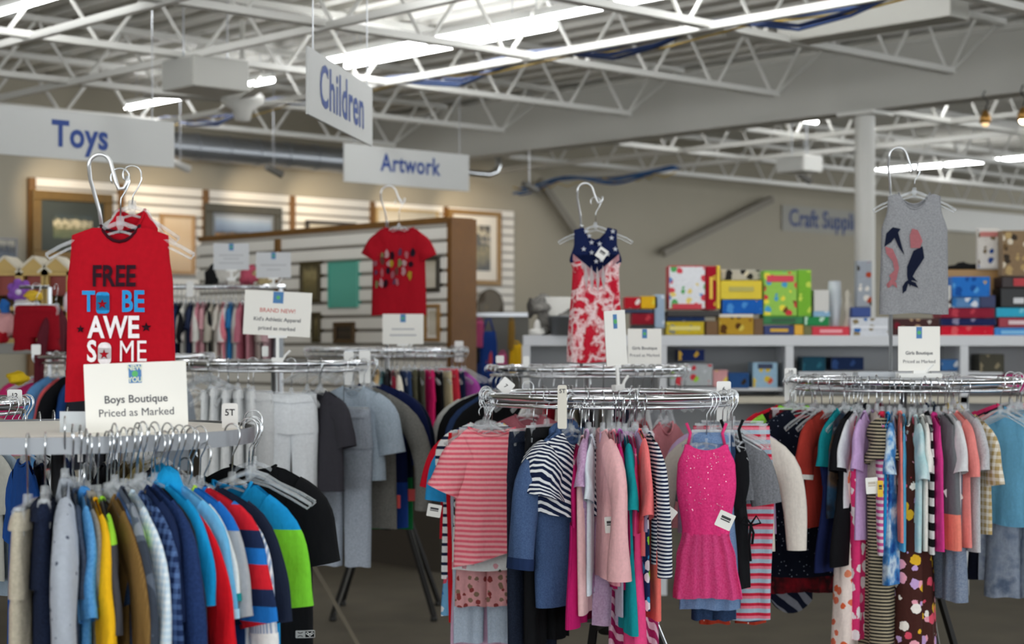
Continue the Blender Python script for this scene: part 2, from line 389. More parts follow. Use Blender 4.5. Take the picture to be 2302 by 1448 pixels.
for i in range(4):
    k = MB(); k.box((.45, 0, .0), (.62, .11, .008)); b = k.build('blade', mat('fan blade', 'bdbcb5', .5), o); b.rotation_euler = (R_(10), 0, R_(90*i+20))
# steel duct along the back wall
a = onwall(330, .45); b_ = onwall(800, .45); k = MB(); k.tube([(a.x, a.y, 3.50), (b_.x, b_.y, 3.50)], .13, 20)
for i in range(7):
    q = a.lerp(b_, (i+.5)/7); k.tube([(q.x-RB.x*.02, q.y-RB.y*.02, 3.5), (q.x+RB.x*.02, q.y+RB.y*.02, 3.5)], .14, 20)
tag(k.build('round_duct', mat('galvanised duct', 'a9adb2', .35, .8), smooth=False), 'round galvanised duct running along the back wall above the framed art', 'duct')
# curved conduit end right of Artwork sign
p = at(1120, 372, 15.6); k = MB()
k.tube([Vector(p)+RB*q[0]*1.0+Vector((0, 0, q[1])) for q in ((-.6, -.07), (-.3, -.09), (-.12, -.09), (-.03, -.06), (0, .0), (0, .07))], .03, 10)
tag(k.build('curved_pipe', CHROME, smooth=True), 'shiny bent pipe end just right of the Artwork sign', 'pipe')
# shadows of bracing, built as darker bars on the wall
def shadow_strip(x0, y0, x1, y1, label):
    a = onwall(x0, .12); b = onwall(x1, .12)
    m = MB(); m.bar((a.x, a.y, H-(y0-YH)/F*a.y), (b.x, b.y, H-(y1-YH)/F*b.y), .07, .09); tag(m.build('wall_shadow', mat('wall shadow tone', '857f73', .7)), label, 'shadow_strip', 'sloping wall shadows')
shadow_strip(1212, 405, 1305, 540, 'sloping shadow drawn as a strip on the wall above the flag dress'); shadow_strip(1735, 448, 1490, 570, 'long sloping shadow drawn as a strip on the wall left of Craft Supplies sign')
# clip lamps hanging from the beam
for px, py, d, lit, lab in ((2215, 262, 13.3, .6, 'small brass clamp lamp hanging under the beam right of the column'), (2300, 255, 13.0, 30, 'lit clamp lamp at the right edge under the beam')):
    p = at(px, py, d); o = thing('clamp_lamp', lab, 'lamp', p)
    k = MB(); k.lathe([(.045, -.05), (.04, .0), (.02, .04), (.0, .05)], 16); k.build('lamp_shade', mat('brass lamp shade', 'b88a4a', .3, .7), o, smooth=True)
    k = MB(); k.blob((0, 0, -.05), .03); k.build('bulb', mat('warm bulb', 'ffd9a0', .4, emit=lit), o, smooth=True)
    k = MB(); k.tube([(0, 0, .05), (.02, 0, .11), (-.02, 0, .16), (0, 0, 3.49-p.z)], .006, 6); k.build('cord', BLACKM, o, smooth=True)
for px, py, d, lab in ((405, 372, 15.5, 'white track spotlight right under the Toys sign'), (615, 384, 16.2, 'grey track spotlight under the duct, left of the Artwork sign'), (1190, 420, 17.5, 'small dark spotlight on the wall right of the Artwork sign'), (1808, 400, 19, 'dark spotlight below the white louvred unit')):
    p = at(px, py, d); o = thing('spotlight', lab, 'lamp', p)
    k = MB(); k.tube([(-.06, -.05, .03), (.07, .06, -.03)], [.03, .037], 14); k.build('lamp_head', mat('spot enamel', 'd4d2cc' if px in (405,) else '6d6a64', .4), o, smooth=False)
    k = MB(); k.tube([(0, 0, .03), (0, 0, DECK-p.z)], .004, 6); k.build('stem', STEEL, o)

# ---- slatwall panels on the back wall
SLW = [mat('white slatwall', 'efebe2', .5), mat('slatwall groove', '9a948a', .7)]
WOOD = mat('oak trim', '75501f', .5, var=.25, vscale=14)
def slat_mb(x0, x1, z0, z1, pitch=.102):
    """slatwall in local frame: x along the wall, faces -y, thickness 0..-.04"""
    m = MB(); n = max(1, round((z1-z0)/pitch)); p = (z1-z0)/n
    m.cur = 1; m.box(((x0+x1)/2, -.008, (z0+z1)/2), (x1-x0, .016, z1-z0)); m.cur = 0
    for i in range(n): m.box(((x0+x1)/2, -.028, z0+p*(i+.5)), (x1-x0, .026, p*.74))
    return m
cols = [65, 265, 455, 650, 830, 995, 1150]
orig = onwall(65)
for i in range(6):
    a = (onwall(cols[i])-orig).length; b = (onwall(cols[i+1])-orig).length
    o = slat_mb(a+.03, b, .4, 3.14).build('slatwall_panel', SLW, wall_o)
    o.matrix_world = Matrix.Translation(orig) @ Matrix.Rotation(YB, 4, 'Z')
    t = MB(); t.box((a+.01, -.03, 1.75), (.07, .05, 2.75)); q = t.build('wood_strip', WOOD, wall_o); q.matrix_world = o.matrix_world.copy()
# ---- free standing slatwall partition, running along RA
pr = at(1020, 770, 11.9); pr.z = 0
po = thing('partition', 'white slatwall partition with an oak end post, hung with small frames', 'partition', pr, YA)
# local x goes away along RA, local -y is to the right; the face to the camera is +y
LEN = 3.1
m = slat_mb(0, LEN, .12, 2.36); m.v = [(x, -y+.03, z) for x, y, z in m.v]; m.build('slat_face', SLW, po)
m = MB(); m.box((LEN/2, .10, .38), (LEN+.1, .12, .76)); m.build('darkening_panel', mat('dark base panel', '3b342b', .7), po)  # added panel that darkens the view below the hanging clothes
m = MB(); m.box((LEN/2, -.07, 1.2), (LEN, .2, 2.38)); m.build('core', mat('partition core', 'cfc8bc', .6), po)
m = MB(); m.box((-.02, -.055, 1.2), (.05, .23, 2.42)); m.build('end_post', mat('oak end post', '6f4712', .5, var=.2, vscale=10), po)
m = MB(); m.box((LEN/2, -.06, 2.40), (LEN, .24, .04)); m.build('top_rail', WOOD, po)
m = MB(); m.box((1.95, .085, 1.2), (.05, .03, 2.3)); m.build('wood_strip', WOOD, po)
# ================================================================== hangers and clothes
def lerp_tab(tab, v):
    for (a, x), (b, y) in zip(tab, tab[1:]):
        if v <= b:
            t = (v-a)/(b-a) if b > a else 0; t = t*t*(3-2*t); return x+(y-x)*t
    return tab[-1][1]

class Cloth:
    """one hanging tube of cloth: width along x, thickness along y, hem at z=-L below the shoulder point (z=0)"""
    def __init__(s, prof, L, wn=.055, ds=.035, nf=.05, nb=.015, T=.017, seed=0, fold=.004, hem=0.0, slant=0.0, v0=0.0, v1=1.0, top=None, freq=1.0, nA=32, nV=18, twist=0.0):
        s.__dict__.update(locals()); r = random.Random(seed); s.ph = [r.random()*6.28 for _ in range(6)]; s.k = [2.6*freq*(1+.3*r.random()), 6.3*freq*(1+.3*r.random()), 11*freq]
        s.ws = prof[0][1]; s.lean = r.uniform(-.005, .005)
    def zt(s, ax, front):
        if s.top is not None: return s.top
        if ax < s.wn: return -(s.nf if front else s.nb)*(1-(ax/s.wn)**2)**.8
        return -s.ds*((ax-s.wn)/max(1e-4, s.ws-s.wn))**1.15
    def pt(s, a, v):
        u = math.cos(a); si = math.sin(a); front = si < 0
        z0 = s.zt(abs(u)*s.ws, front); x = u*lerp_tab(s.prof, v)
        zb = -s.L+s.hem*(1-u*u)+s.slant*u
        z = z0+(zb-z0)*v
        g = lerp_tab([(0, .30), (.12, .75), (.3, 1.0), (1, 1.12)], v) if s.top is None else lerp_tab([(0, .5), (.1, .9), (1, 1.15)], v)
        y = math.copysign(abs(si)**.8, si)*s.T*g
        w = v**.8
        y += s.fold*w*(math.sin(s.k[0]*u*2+s.ph[0]+1.2*v)+.55*math.sin(s.k[1]*u+s.ph[1]+(1 if front else 0)))+s.lean*v
        y += s.fold*.35*w*math.sin(s.k[2]*u+s.ph[2]+3*v)*(1 if front else -1)
        x += .35*s.fold*w*math.sin(5*v+s.ph[3])
        z += .003*v*math.sin(4*u+s.ph[4])
        if s.twist: c, q = math.cos(s.twist*v), math.sin(s.twist*v); x, y = x*c-y*q, x*q+y*c
        return (x, y, z)
    def mb(s):
        m = MB(); n, k = s.nA, s.nV; vs = []
        for j in range(k+1):
            v = s.v0+(s.v1-s.v0)*j/k
            for i in range(n): vs.append(s.pt(2*math.pi*i/n, v))
        return m.add(vs, [(j*n+i, j*n+(i+1) % n, (j+1)*n+(i+1) % n, (j+1)*n+i) for j in range(k) for i in range(n)])
    def on_front(s, x, z, off=.003):
        v = min(1, max(0, -z/s.L)); u = 0
        for _ in range(5):
            u = max(-.98, min(.98, x/lerp_tab(s.prof, v))); z0 = s.zt(abs(u)*s.ws, True); v = min(1, max(0, (z0-z)/(z0+s.L)))
        a = -math.acos(u); p = s.pt(a, v); return (x, p[1]-off, z)
    def decal(s, mb, off=.003, cut=.012):
        bm_ = bmesh.new(); vv = [bm_.verts.new(v) for v in mb.v]
        for f in mb.f:
            try: bm_.faces.new([vv[i] for i in f])
            except ValueError: pass
        bm_.normal_update(); bmesh.ops.triangulate(bm_, faces=bm_.faces[:])
        for _ in range(4):
            es = [e for e in bm_.edges if e.calc_length() > cut]
            if not es: break
            bmesh.ops.subdivide_edges(bm_, edges=es, cuts=1); bm_.normal_update(); bmesh.ops.triangulate(bm_, faces=[f for f in bm_.faces if len(f.verts) > 3])
        bm_.verts.index_update(); r = MB(); r.add([s.on_front(v.co.x, v.co.z, off) for v in bm_.verts], [tuple(v.index for v in f.verts) for f in bm_.faces]); bm_.free(); return r

def sleeve_mb(side, ws, z0, L, a0, a1, b, p0, p1, seed, n=14, k=12):
    """a hanging sleeve: starts inside the shoulder and droops"""
    r = random.Random(seed); L += .035; x, z = side*(ws-.050), z0-a0*.80+.010; pa = -26; vs = []; ph = r.random()*6; cy = r.uniform(-.008, .008); p0 += r.uniform(-6, 6); p1 += r.uniform(-7, 5)
    step = L/k
    for j in range(k+1):
        t = j/k; q_ = min(1, t/.42); an = R_(pa+(p0-14-pa)*q_*q_*(3-2*q_)) if t < .42 else R_(p0-14+(p1-p0+14)*min(1, (t-.42)/.3)); dx, dz = side*math.cos(an), math.sin(an)
        nx, nz = -dz*side, dx*side
        nx, nz = (-math.sin(an)*side*1.0, math.cos(an))
        a = a0+(a1-a0)*t; bb = b*(.75+.35*t)*(1+.12*math.sin(7*t+ph))
        for i in range(n):
            q = 2*math.pi*i/n; ca, sa = math.cos(q), math.sin(q)
            vs.append((x+nx*a*ca, sa*bb+cy*t+.003*math.sin(9*t+ph+ca*2), z+nz*a*ca))
        x += dx*step; z += dz*step
    m = MB(); m.add(vs, [(j*n+i, j*n+(i+1) % n, (j+1)*n+(i+1) % n, (j+1)*n+i) for j in range(k) for i in range(n)])
    return m

# --- shared hanger meshes (origin = middle of the rail)
def hook_mb(drop, r=.022):
    pts = [(r*math.cos(R_(a)), 0, .0+r*math.sin(R_(a))) for a in range(-40, 181, 20)][::-1]
    pts = [(-(x), y, z) for x, y, z in pts]
    pts += []
    path = [(x, y, z) for x, y, z in pts]
    # from the tip over the rail and down into the neck
    path = [(-r*math.cos(R_(a)), 0, r*math.sin(R_(a))) for a in range(-35, 181, 18)]+[(r*.98, 0, -.012), (r*.62, 0, -.03), (.002, 0, -.048), (0, 0, -drop)]
    m = MB(); m.tube(path, .0019, 6); return m
_HM = {}
def hanger_parts(kind, drop, w):
    key = (kind, drop, round(w, 2))
    if key in _HM: return _HM[key]
    hk = hook_mb(drop).mesh('hook', WIRE, True)
    if kind == 'arm':
        m = MB(); m.lathe([(.0, .0), (.009, -.002), (.010, -.022), (.006, -.034)], 10, (0, 0, -drop+.012))
        for s in (-1, 1):
            m.tube([(0, 0, -drop-.004), (s*.035, 0, -drop-.016), (s*w*.5, 0, -drop-.034), (s*w*.9, 0, -drop-.058), (s*(w+.02), 0, -drop-.078)], [.006, .006, .005, .005, .005], 6)
            m.tube([(0, 0, -drop-.024), (s*.05, 0, -drop-.038), (s*w*.8, 0, -drop-.066), (s*(w+.012), 0, -drop-.088), (s*(w+.02), 0, -drop-.078)], .0035, 6)
        r = (hk, m.mesh('shoulder_bar', CLEAR, True), None)
    else:
        m = MB(); m.lathe([(.0, .0), (.010, -.002), (.012, -.03)], 10, (0, 0, -drop+.02)); m.box((0, 0, -drop-.012), (2*w, .008, .020)); m.box((0, 0, -drop-.001), (2*w, .014, .004)); m.box((0, 0, -drop-.023), (2*w, .014, .004))
        c = MB(); c.box((0, -.010, -.012), (.026, .006, .052)); c.box((0, .010, -.012), (.026, .006, .052)); c.box((0, 0, .016), (.018, .022, .006)); c.tube([(-.014, 0, .006), (.014, 0, .006)], .004, 6)
        r = (hk, m.mesh('clip_bar', CLEAR), c.mesh('clip', CLEAR))
    _HM[key] = r; return r
def hanger(loc, rz, kind, drop, w, label, group):
    o = thing('clothes_hanger', label, 'hanger', loc, rz, group); hk, b, c = hanger_parts(kind, drop, w)
    inst('hook', hk, o); inst('shoulder_bar' if kind == 'arm' else 'clip_bar', b, o)
    if c:
        for s in (-1, 1): inst('clip', c, o, (s*w*.86, 0, -drop-.02))
    return o

# --- garments.  All of them hang with their shoulder point at z = -drop below the origin
NAMES = {'tee': ('t_shirt', 'shirt'), 'long': ('long_sleeve_shirt', 'shirt'), 'tank': ('tank_top', 'top'), 'dress': ('dress', 'dress'), 'tdress': ('dress', 'dress'), 'pants': ('trousers', 'trousers'),
         'shorts': ('shorts', 'shorts'), 'skirt': ('skirt', 'skirt'), 'fold': ('trousers', 'trousers'), 'romper': ('romper', 'romper')}
_seed = [100]
def garment(loc, rz, kind, label, m, group=None, drop=.11, ms=None, L=None, ws=.14, T=.016, sl=None, name=None, cat=None, mh=None, collar=None, hood=None, fold=.004, cuff=None, slant=0.0, hem=0.0, wn=.055, nf=.05, ds=.042, bw=None, stripe=None, waist=None, ph=None, nb=.015, a0=.058, twist=0.0, sdroop=-79, strap=None, freq=1.0):
    _seed[0] += 1; sd = _seed[0]; nm, ct = NAMES[kind]
    o = thing(name or nm, label, cat or ct, loc, rz, group); ms = ms or m; mh = mh or ms; o['body'] = 0; del o['body']
    Z = (0, 0, -drop)
    if kind in ('tee', 'long', 'tank'):
        L = L or (.46 if kind == 'long' else .42 if kind == 'tee' else .40); bwg = bw; bw = bw or ws*1.04
        prof = [(0, ws), (.10, ws*1.0 if kind != 'tank' else ws*1.02), (.30, bw if kind != 'tank' else (bw*.96 if bwg else ws*1.22)), (1, bw*1.04 if kind != 'tank' else (bw if bwg else ws*1.32))]
        c = Cloth(prof, L, wn, ds, nf, nb, T, sd, fold, hem, slant, twist=twist, freq=freq); c.mb().build('body', m, o, True, Z)
        if kind != 'tank':
            sl = sl or (.13 if kind == 'tee' else .40)
            for s in (-1, 1):
                q = sleeve_mb(s, ws, -ds, sl, a0, a0*.95 if kind == 'tee' else .036, T*1.1, ph or (-60 if kind == 'tee' else -62), sdroop if kind == 'tee' else -87, sd*3+s)
                so = q.build('sleeve', ms, o, True, Z)
                if cuff:
                    k = 12; n = 14; cu = MB(); v0 = q.v[(k-1)*n:(k+1)*n]; cc = [sum(p[i] for p in v0)/len(v0) for i in range(3)]
                    cu.add([tuple(cc[i]+(p[i]-cc[i])*1.07 for i in range(3)) for p in v0], [(i, (i+1) % n, n+(i+1) % n, n+i) for i in range(n)]); cu.build('cuff', cuff, so, True)
        if collar or stripe:
            pass
        nk = MB(); path = []
        for i in range(20):
            a = 2*math.pi*i/20; u = math.cos(a)*wn; path.append((u, math.sin(a)*.010, -(nf if math.sin(a) < 0 else nb)*(1-min(1, abs(u)/wn)**2)**.8+.001))
        if collar: nk.tube(path, .010, 6, closed=True); nk.build('collar', collar, o, True, Z)
        else: nk.tube(path, .004, 5, closed=True); nk.build('neckband', mh, o, True, Z)
        if hood:
            h = MB(); h.blob((0, .022, -.02), (.07, .028, .055), 12, 8, sd, .08); h.build('hood', hood, o, True, Z)
        return o, c
    if kind in ('dress', 'tdress'):
        L = L or .62; wst = waist or .42; hw = bw or ws*1.55
        prof = [(0, ws), (.10, ws*1.0), (.24, ws*1.22 if not strap else ws*1.02), (wst, ws*1.08), (1, hw)]
        if strap: prof = [(0, ws), (.14, ws*1.34), (.26, ws*1.38), (wst, ws*1.10), (wst+.16, hw*.86), (1, hw)]
        c = Cloth(prof, L, wn, ds, nf, nb, T, sd, fold, hem, slant, 0, wst, freq=freq, twist=twist); c.mb().build('bodice', m, o, True, Z)
        c2 = Cloth(prof, L, wn, ds, nf, .015, T*1.15, sd, fold*1.9, hem, slant, wst-.012, 1, freq=freq*1.7, nA=48, twist=twist); c2.mb().build('skirt', ms, o, True, Z)
        if sl:
            for s in (-1, 1): sleeve_mb(s, ws, -ds, sl, a0, a0, T*1.1, -60, -78, sd*3+s).build('sleeve', mh or m, o, True, Z)
        if strap:
            st = MB()
            for s in (-1, 1): st.tube([(s*(ws-.012), 0, .0), (s*(ws-.02), -.006, .04), (s*(ws-.006), 0, .075)], .006, 6)
            st.build('strap', strap, o, True, Z)
        return o, c
    if kind in ('pants', 'shorts', 'skirt', 'fold', 'romper'):
        L = L or (.62 if kind in ('pants', 'fold') else .30); w = ws; hipL = .14 if kind != 'skirt' else L
        if kind == 'fold':
            w = ws*.62
            c = Cloth([(0, w), (1, w*.92)], L, T=T, seed=sd, fold=fold*.5, top=0.0); c.mb().build('folded_legs', m, o, True, Z)
        elif kind == 'skirt':
            c = Cloth([(0, w), (.3, w*1.12), (1, bw or w*1.35)], L, T=T, seed=sd, fold=fold*1.8, top=0.0, freq=1.8, nA=48); c.mb().build('skirt_panel', m, o, True, Z)
        else:
            c = Cloth([(0, w), (.5, w*1.06), (1, w*1.10)], hipL+.03, T=T, seed=sd, fold=fold*.6, top=0.0); c.mb().build('seat', m, o, True, Z)
            for s in (-1, 1):
                lw = w*.54; lc = Cloth([(0, lw*1.02), (.5, lw*.92), (1, lw*(.86 if kind == 'pants' else 1.05))], L-hipL, T=T*1.05, seed=sd*5+s, fold=fold, top=0.0)
                lc.mb().build('leg', ms, o, True, (s*w*.53, 0, -drop-hipL))
        wb = Cloth([(0, w*1.0), (1, w*1.015)], .032, T=T*1.12, seed=sd, fold=0, top=0.004, nV=3); wb.mb().build('waistband', mh, o, True, Z)
        return o, c

TAGM = mat('price tag card', 'f2f1ec', .6)
def tag_on(o, px, py, d, w=.040, h=.055, rot=0.0, m=TAGM, yaw=0.0, code=True, m2=None):
    """a card tag pinned to garment O where the photograph shows one"""
    p = at(px, py, d); rz = o.rotation_euler.z; q = Matrix.Rotation(-rz, 3, 'Z') @ (p-Vector(o.location))
    k = MB(); k.prism(rrect(w, h, .003, 2), -.0012, .0012); t = k.build('price_tag', m, o, loc=q, rot=(0, R_(rot), -rz+yaw))
    if code:
        k = MB(); k.box((0, -.0016, h*.16), (w*.6, .0008, h*.16)); k.box((0, -.0016, h*.0), (w*.6, .0008, h*.07)); k.build('printed_code', m2 or INK, t)
    return t

# ================================================================== racks
RK = {}
def rack(key, label, cx, d, drop_h, Rr=.457, style='tube', disc=None, legs=BLACKM, leg_rot=45, leg_spread=.40, group='round clothes racks'):
    x = (cx-CX)/F*d; h = H-drop_h
    o = thing('clothes_rack', label, 'clothes rack', (x, d, 0), 0, group)
    ringp = [(Rr*math.cos(2*math.pi*i/64), Rr*math.sin(2*math.pi*i/64), h) for i in range(64)]
    if style == 'band':
        m = MB(); m.lathe([(Rr-.004, h-.036), (Rr+.004, h-.036), (Rr+.004, h), (Rr-.004, h), (Rr-.004, h-.036)], 96); m.build('rail', mat('flat steel band', '85888c', .42, 1.0), o, False)
        m = MB(); m.lathe([(0, h-.012), (Rr-.02, h-.012), (Rr-.02, h-.004), (0, h-.004)], 64); m.build('top_disc', mat('white laminate', 'efece2', .5), o)
    else:
        m = MB(); m.tube(ringp, .013, 12, closed=True); m.build('rail', CHROME, o, True)
        m = MB(); m.tube([(a*.985, b*.985, h-.032) for a, b, _ in ringp], .006, 8, closed=True); m.build('lower_ring', CHROME, o, True)
    if disc:
        m = MB(); m.lathe([(0, h+.004), (Rr*disc, h+.004), (Rr*disc, h+.014), (0, h+.014)], 48); m.build('top_disc', clear_plastic('acrylic disc', 'd4dade', .35, .1), o)
    m = MB()
    for i in range(4):
        a = R_(leg_rot+90*i); m.tube([(0, 0, h-.03), (Rr*math.cos(a)*.985, Rr*math.sin(a)*.985, h-.03)], .008, 8)
    m.build('spokes', STEEL, o, True)
    m = MB(); m.lathe([(.016, .50), (.016, h-.02)], 14); m.build('centre_post', STEEL, o, True)
    m = MB(); m.lathe([(.03, .56), (.045, .55), (.045, .49), (.03, .48)], 16); m.build('hub', legs, o, True)
    for i in range(4):
        a = R_(leg_rot+90*i); c, s = math.cos(a), math.sin(a)
        m = MB(); m.bar((c*.02, s*.02, .53), (c*.18, s*.18, .53), .03, .02); m.bar((c*.17, s*.17, .54), (c*leg_spread, s*leg_spread, .03), .03, .018); lg = m.build('leg', legs, o)
        m = MB(); m.lathe([(.018, .0), (.022, .01), (.016, .035)], 12, (c*leg_spread, s*leg_spread, 0)); m.build('foot', BLACKM, lg, True)
        m = MB(); t = Vector((-s, c, 0))*.016; m.bar(Vector((c*.185, s*.185, .52))+t, Vector((c*leg_spread*.98, s*leg_spread*.98, .045))+t, .004, .01); m.build('chrome_edge', CHROME, lg)
    RK[key] = dict(o=o, c=Vector((x, d, 0)), h=h, R=Rr, style=style); return o
def theta_for(k, px, e, back=False):
    r = RK[k]; best = None
    for i in range(-180, 181):
        th = R_(i*.5); q = r['R']+e
        p = r['c']+Vector((q*math.sin(th), -q*math.cos(th)*(-1 if back else 1), 0)); dlt = abs(px_of(p)-px)
        if best is None or dlt < best[0]: best = (dlt, i*.5)
    return best[1] if not back else 180-best[1]
def hl(label, pre='hanger of the'):
    return ' '.join((pre+' '+label).split()[:16])
def hang(k, kind, label, m, p=None, th=None, rz=None, tw=0, e=None, off=0.0, hk=None, back=False, hlabel=None, dz=0.0, drop=.11, **kw):
    """put a garment and its hanger on rack K; p = image column of the garment's outer end"""
    r = RK[k]; ws = kw.get('ws', .14)
    if th is None: th = theta_for(k, p, (ws+.03) if e is None else e, back)
    t = R_(th); loc = r['c']+Vector((r['R']*math.sin(t), -r['R']*math.cos(t), r['h']+(-.004 if r['style'] == 'band' else .0)))
    if r['style'] == 'band': drop = drop+.0
    jr = random.Random(len(label)*31+int(th*10))
    if rz is None: rz = (th-90 if th >= 0 else th+90)+tw+jr.uniform(-3, 3)
    dz += jr.uniform(-.012, .012); t += 0
    hkind = hk or ('clip' if kind in ('pants', 'shorts', 'skirt', 'fold') else 'arm')
    hw = ws*.84 if hkind == 'arm' else ws*.95
    hd = drop-.012 if hkind == 'arm' else drop-.012
    loc.z += dz; loc.x += off*math.cos(R_(rz)); loc.y += off*math.sin(R_(rz))
    hanger(loc, R_(rz), hkind, round(hd, 3), hw, hlabel or hl(label), r.get('hg', 'hangers'))
    o, c = garment(loc, R_(rz), kind, label, m, r.get('grp'), drop, **kw); return o, c
def empty_hangers(k, ths, label, group):
    r = RK[k]
    for th in ths:
        t = R_(th); loc = r['c']+Vector((r['R']*math.sin(t), -r['R']*math.cos(t), r['h'])); hanger(loc, R_(th-90+random.uniform(-8, 8)), 'arm', .1, .13, label, group)

def cane(k, px, d, z_base, z_top, lean=.022, r=.0075, rr=.026, back=.045):
    """tall rod with a cane hook rising from the rack top; returns the point in the crook where a hanger hangs"""
    rk = RK[k]; x = (px-CX)/F*d; o = rk['o']; L = MB()
    x0, y0 = x-rk['c'].x, d-rk['c'].y; zt = z_top-rr; yb = y0+back; xl = x0-lean; cxm = xl+rr
    path = [(x0, yb, zt-.16), (x0-lean*.3, yb-back*.2, zt-.10), (xl, y0+back*.3, zt-.03)]
    path += [(cxm+rr*math.cos(R_(a)), y0, zt+rr*math.sin(R_(a))) for a in range(180, 19, -16)]
    path += [(cxm+rr*1.15, y0, zt-.012), (cxm+rr*1.45, y0, zt-.04)]
    hx = cxm+rr*1.45+.012
    path += [(hx-.006, y0, zt-.054), (hx+.006, y0, zt-.053), (hx+.013, y0, zt-.04), (hx+.014, y0, zt-.024)]
    L.tube(path, r*.62, 8); L.build('display_hook', NICKEL, o, True)
    s = MB(); s.lathe([(r, z_base-.02), (r, zt-.16), (r*1.3, zt-.16), (r*1.3, zt-.15), (0, zt-.15)], 10, (x0, yb, 0)); s.build('display_pole', NICKEL, o, True)
    return Vector((rk['c'].x+hx, d, zt-.056))
# ------------------------------------------------------------------ the racks
rack('boys', 'near round rack with a flat steel band and white top, under the Boys Boutique sign', 130, 4.1, .20, style='band')
rack('girls', 'round chrome rack in the middle, hung with coral, pink and denim girls clothes', 1367, 6.43, .194, leg_rot=70)
rack('right', 'round chrome rack at right with dresses, grey tank top displayed above it', 2030, 7.0, .153, disc=.62, leg_rot=20, leg_spread=.34)
rack('white', 'round chrome rack with white trousers and grey tops behind the Boys Boutique rack', 617, 8.07, .094, leg_rot=12, legs=mat('tan metal leg', '6e6656', .5, .3), leg_spread=.45)
rack('rear', 'distant round rack under the red cap-sleeve t-shirt', 870, 10.0, .045)
rack('flag', 'round chrome rack under the stars and stripes dress', 1320, 8.1, .12)
rack('back', 'distant round rack behind the red tank top, hangers bunched at its ends', 280, 9.3, .075)
rack('twelve', 'round chrome rack at the left edge carrying the size 12 divider', -276, 5.5, .19)
for k, g in (('boys', 'boys clothes on the near steel-band rack'), ('girls', 'girls clothes on the middle chrome rack'), ('right', 'girls clothes on the right round rack'), ('white', 'clothes on the rack with white trousers'),
             ('rear', 'clothes on the distant rack under the red t-shirt'), ('flag', 'clothes on the rack under the flag dress'), ('back', 'clothes on the distant left rack'), ('twelve', 'clothes on the size 12 rack')):
    RK[k]['grp'] = g; RK[k]['hg'] = 'hangers: '+g

def P_(c): return fab('p', c)
def H_(a, b): return fab('h', a, b)
# ------------------------------------------------------------------ boys rack (front, left to right)
B = 'boys'
hang(B, 'tee', 'royal blue polo at the left frame edge, left of khaki trousers', P_('2c5aa8'), th=-28, ws=.13)
hang(B, 'tee', 'red and grey block tee behind the khaki trousers at the left edge', fab('b', 'c1121f', '8d8f92', z0=-.30), th=-22, ws=.135, dz=-.04)
hang(B, 'pants', 'khaki cotton trousers on a clip hanger at the left edge', fab('h', 'b3ab98', 'c3bba8'), p=36, ws=.13, T=.024, L=.62, drop=.135, fold=.006)
hang(B, 'pants', 'dark navy jeans beside the khaki trousers', fab('j', '10172a', '1d2740'), p=92, ws=.135, T=.026, L=.64, drop=.12)
hang(B, 'long', 'pale grey button shirt printed with small dark motifs', fab('m', 'a9b0bb', '4d5563', s=.6), p=152, ws=.155, T=.026, L=.56, sl=.46, collar=P_('9da3ab'), fold=.007, dz=.02)
hang(B, 'tee', 'slate blue tee between the motif shirt and the light blue shirt', H_('3b4658', '49556a'), p=180, ws=.14, L=.46, T=.012)
hang(B, 'pants', 'grey jogger trousers hanging low under the light blue shirt', H_('77797f', '8b8d93'), p=206, ws=.12, L=.60, T=.022, dz=-.08, drop=.2)
hang(B, 'tee', 'light blue chambray shirt with a raised blue collar', H_('4b8fcb', '62a3da'), p=204, ws=.15, L=.40, sl=.17, T=.015, collar=P_('3f86c8'), dz=.015)
hang(B, 'tee', 'taupe grey collared shirt left of the yellow tee', H_('8b867c', '9a958b'), p=222, ws=.14, L=.42, sl=.14, T=.014, collar=P_('8d887e'))
hang(B, 'tee', 'bright yellow short-sleeved tee with pointed sleeve', P_('f0b91b'), p=236, ws=.155, L=.46, sl=.21, T=.015, dz=-.02, a0=.062)
hang(B, 'tee', 'charcoal heather tee with lime green shoulders', H_('3a3a3e', '4e4e53'), p=258, ws=.15, L=.44, sl=.19, T=.014, mh=P_('9bd93a'), ms=fab('b', '9bd93a', '434348', z0=-.085))
hang(B, 'long', 'brown corduroy long-sleeved shirt', fab('v', '86683a', '74582f', s=.3), p=288, ws=.14, L=.5, sl=.40, T=.012)
hang(B, 'tee', 'denim blue tee beside the brown corduroy shirt', H_('3d5a86', '4d6b98'), p=303, ws=.145, L=.42, T=.006)
hang(B, 'long', 'grey camouflage long-sleeved top', fab('c', '3a414d', '596270', '8a919b', '2b303a', s=1.4), p=316, ws=.15, L=.5, sl=.34, T=.013)
hang(B, 'tee', 'black tee with a lime green shoulder', P_('14161a'), p=331, ws=.155, L=.40, T=.011, ms=fab('b', 'a6df3e', '14161a', z0=-.095), mh=P_('a6df3e'))
hang(B, 'long', 'pale blue plaid button shirt with long sleeve', fab('k', 'c6dcec', 'eaf2f7', s=.45), p=348, ws=.155, L=.46, sl=.33, T=.013, dz=.0)
hang(B, 'long', 'navy and white plaid shirt right of the pale blue plaid', fab('k', '1e2f57', '5b77a8', s=.7), p=366, ws=.15, L=.5, sl=.34, T=.012)
hang(B, 'tee', 'olive brown tee deep between the plaid and navy shirts', H_('5b5245', '6c6252'), p=378, ws=.13, T=.008)
hang(B, 'tee', 'deep navy polo, first of two navy shirts left of the green-black tee', P_('17264a'), p=392, ws=.155, L=.48, sl=.19, T=.016, dz=.01)
hang(B, 'long', 'navy sweatshirt, second of two navy shirts, right beside the green-black tee', H_('1a2d57', '243a69'), p=412, ws=.16, L=.50, sl=.34, T=.016, dz=.01)
hang(B, 'tee', 'green-black tee with a wide drooping sleeve', P_('22282a'), p=432, ws=.15, L=.44, sl=.19, T=.014)
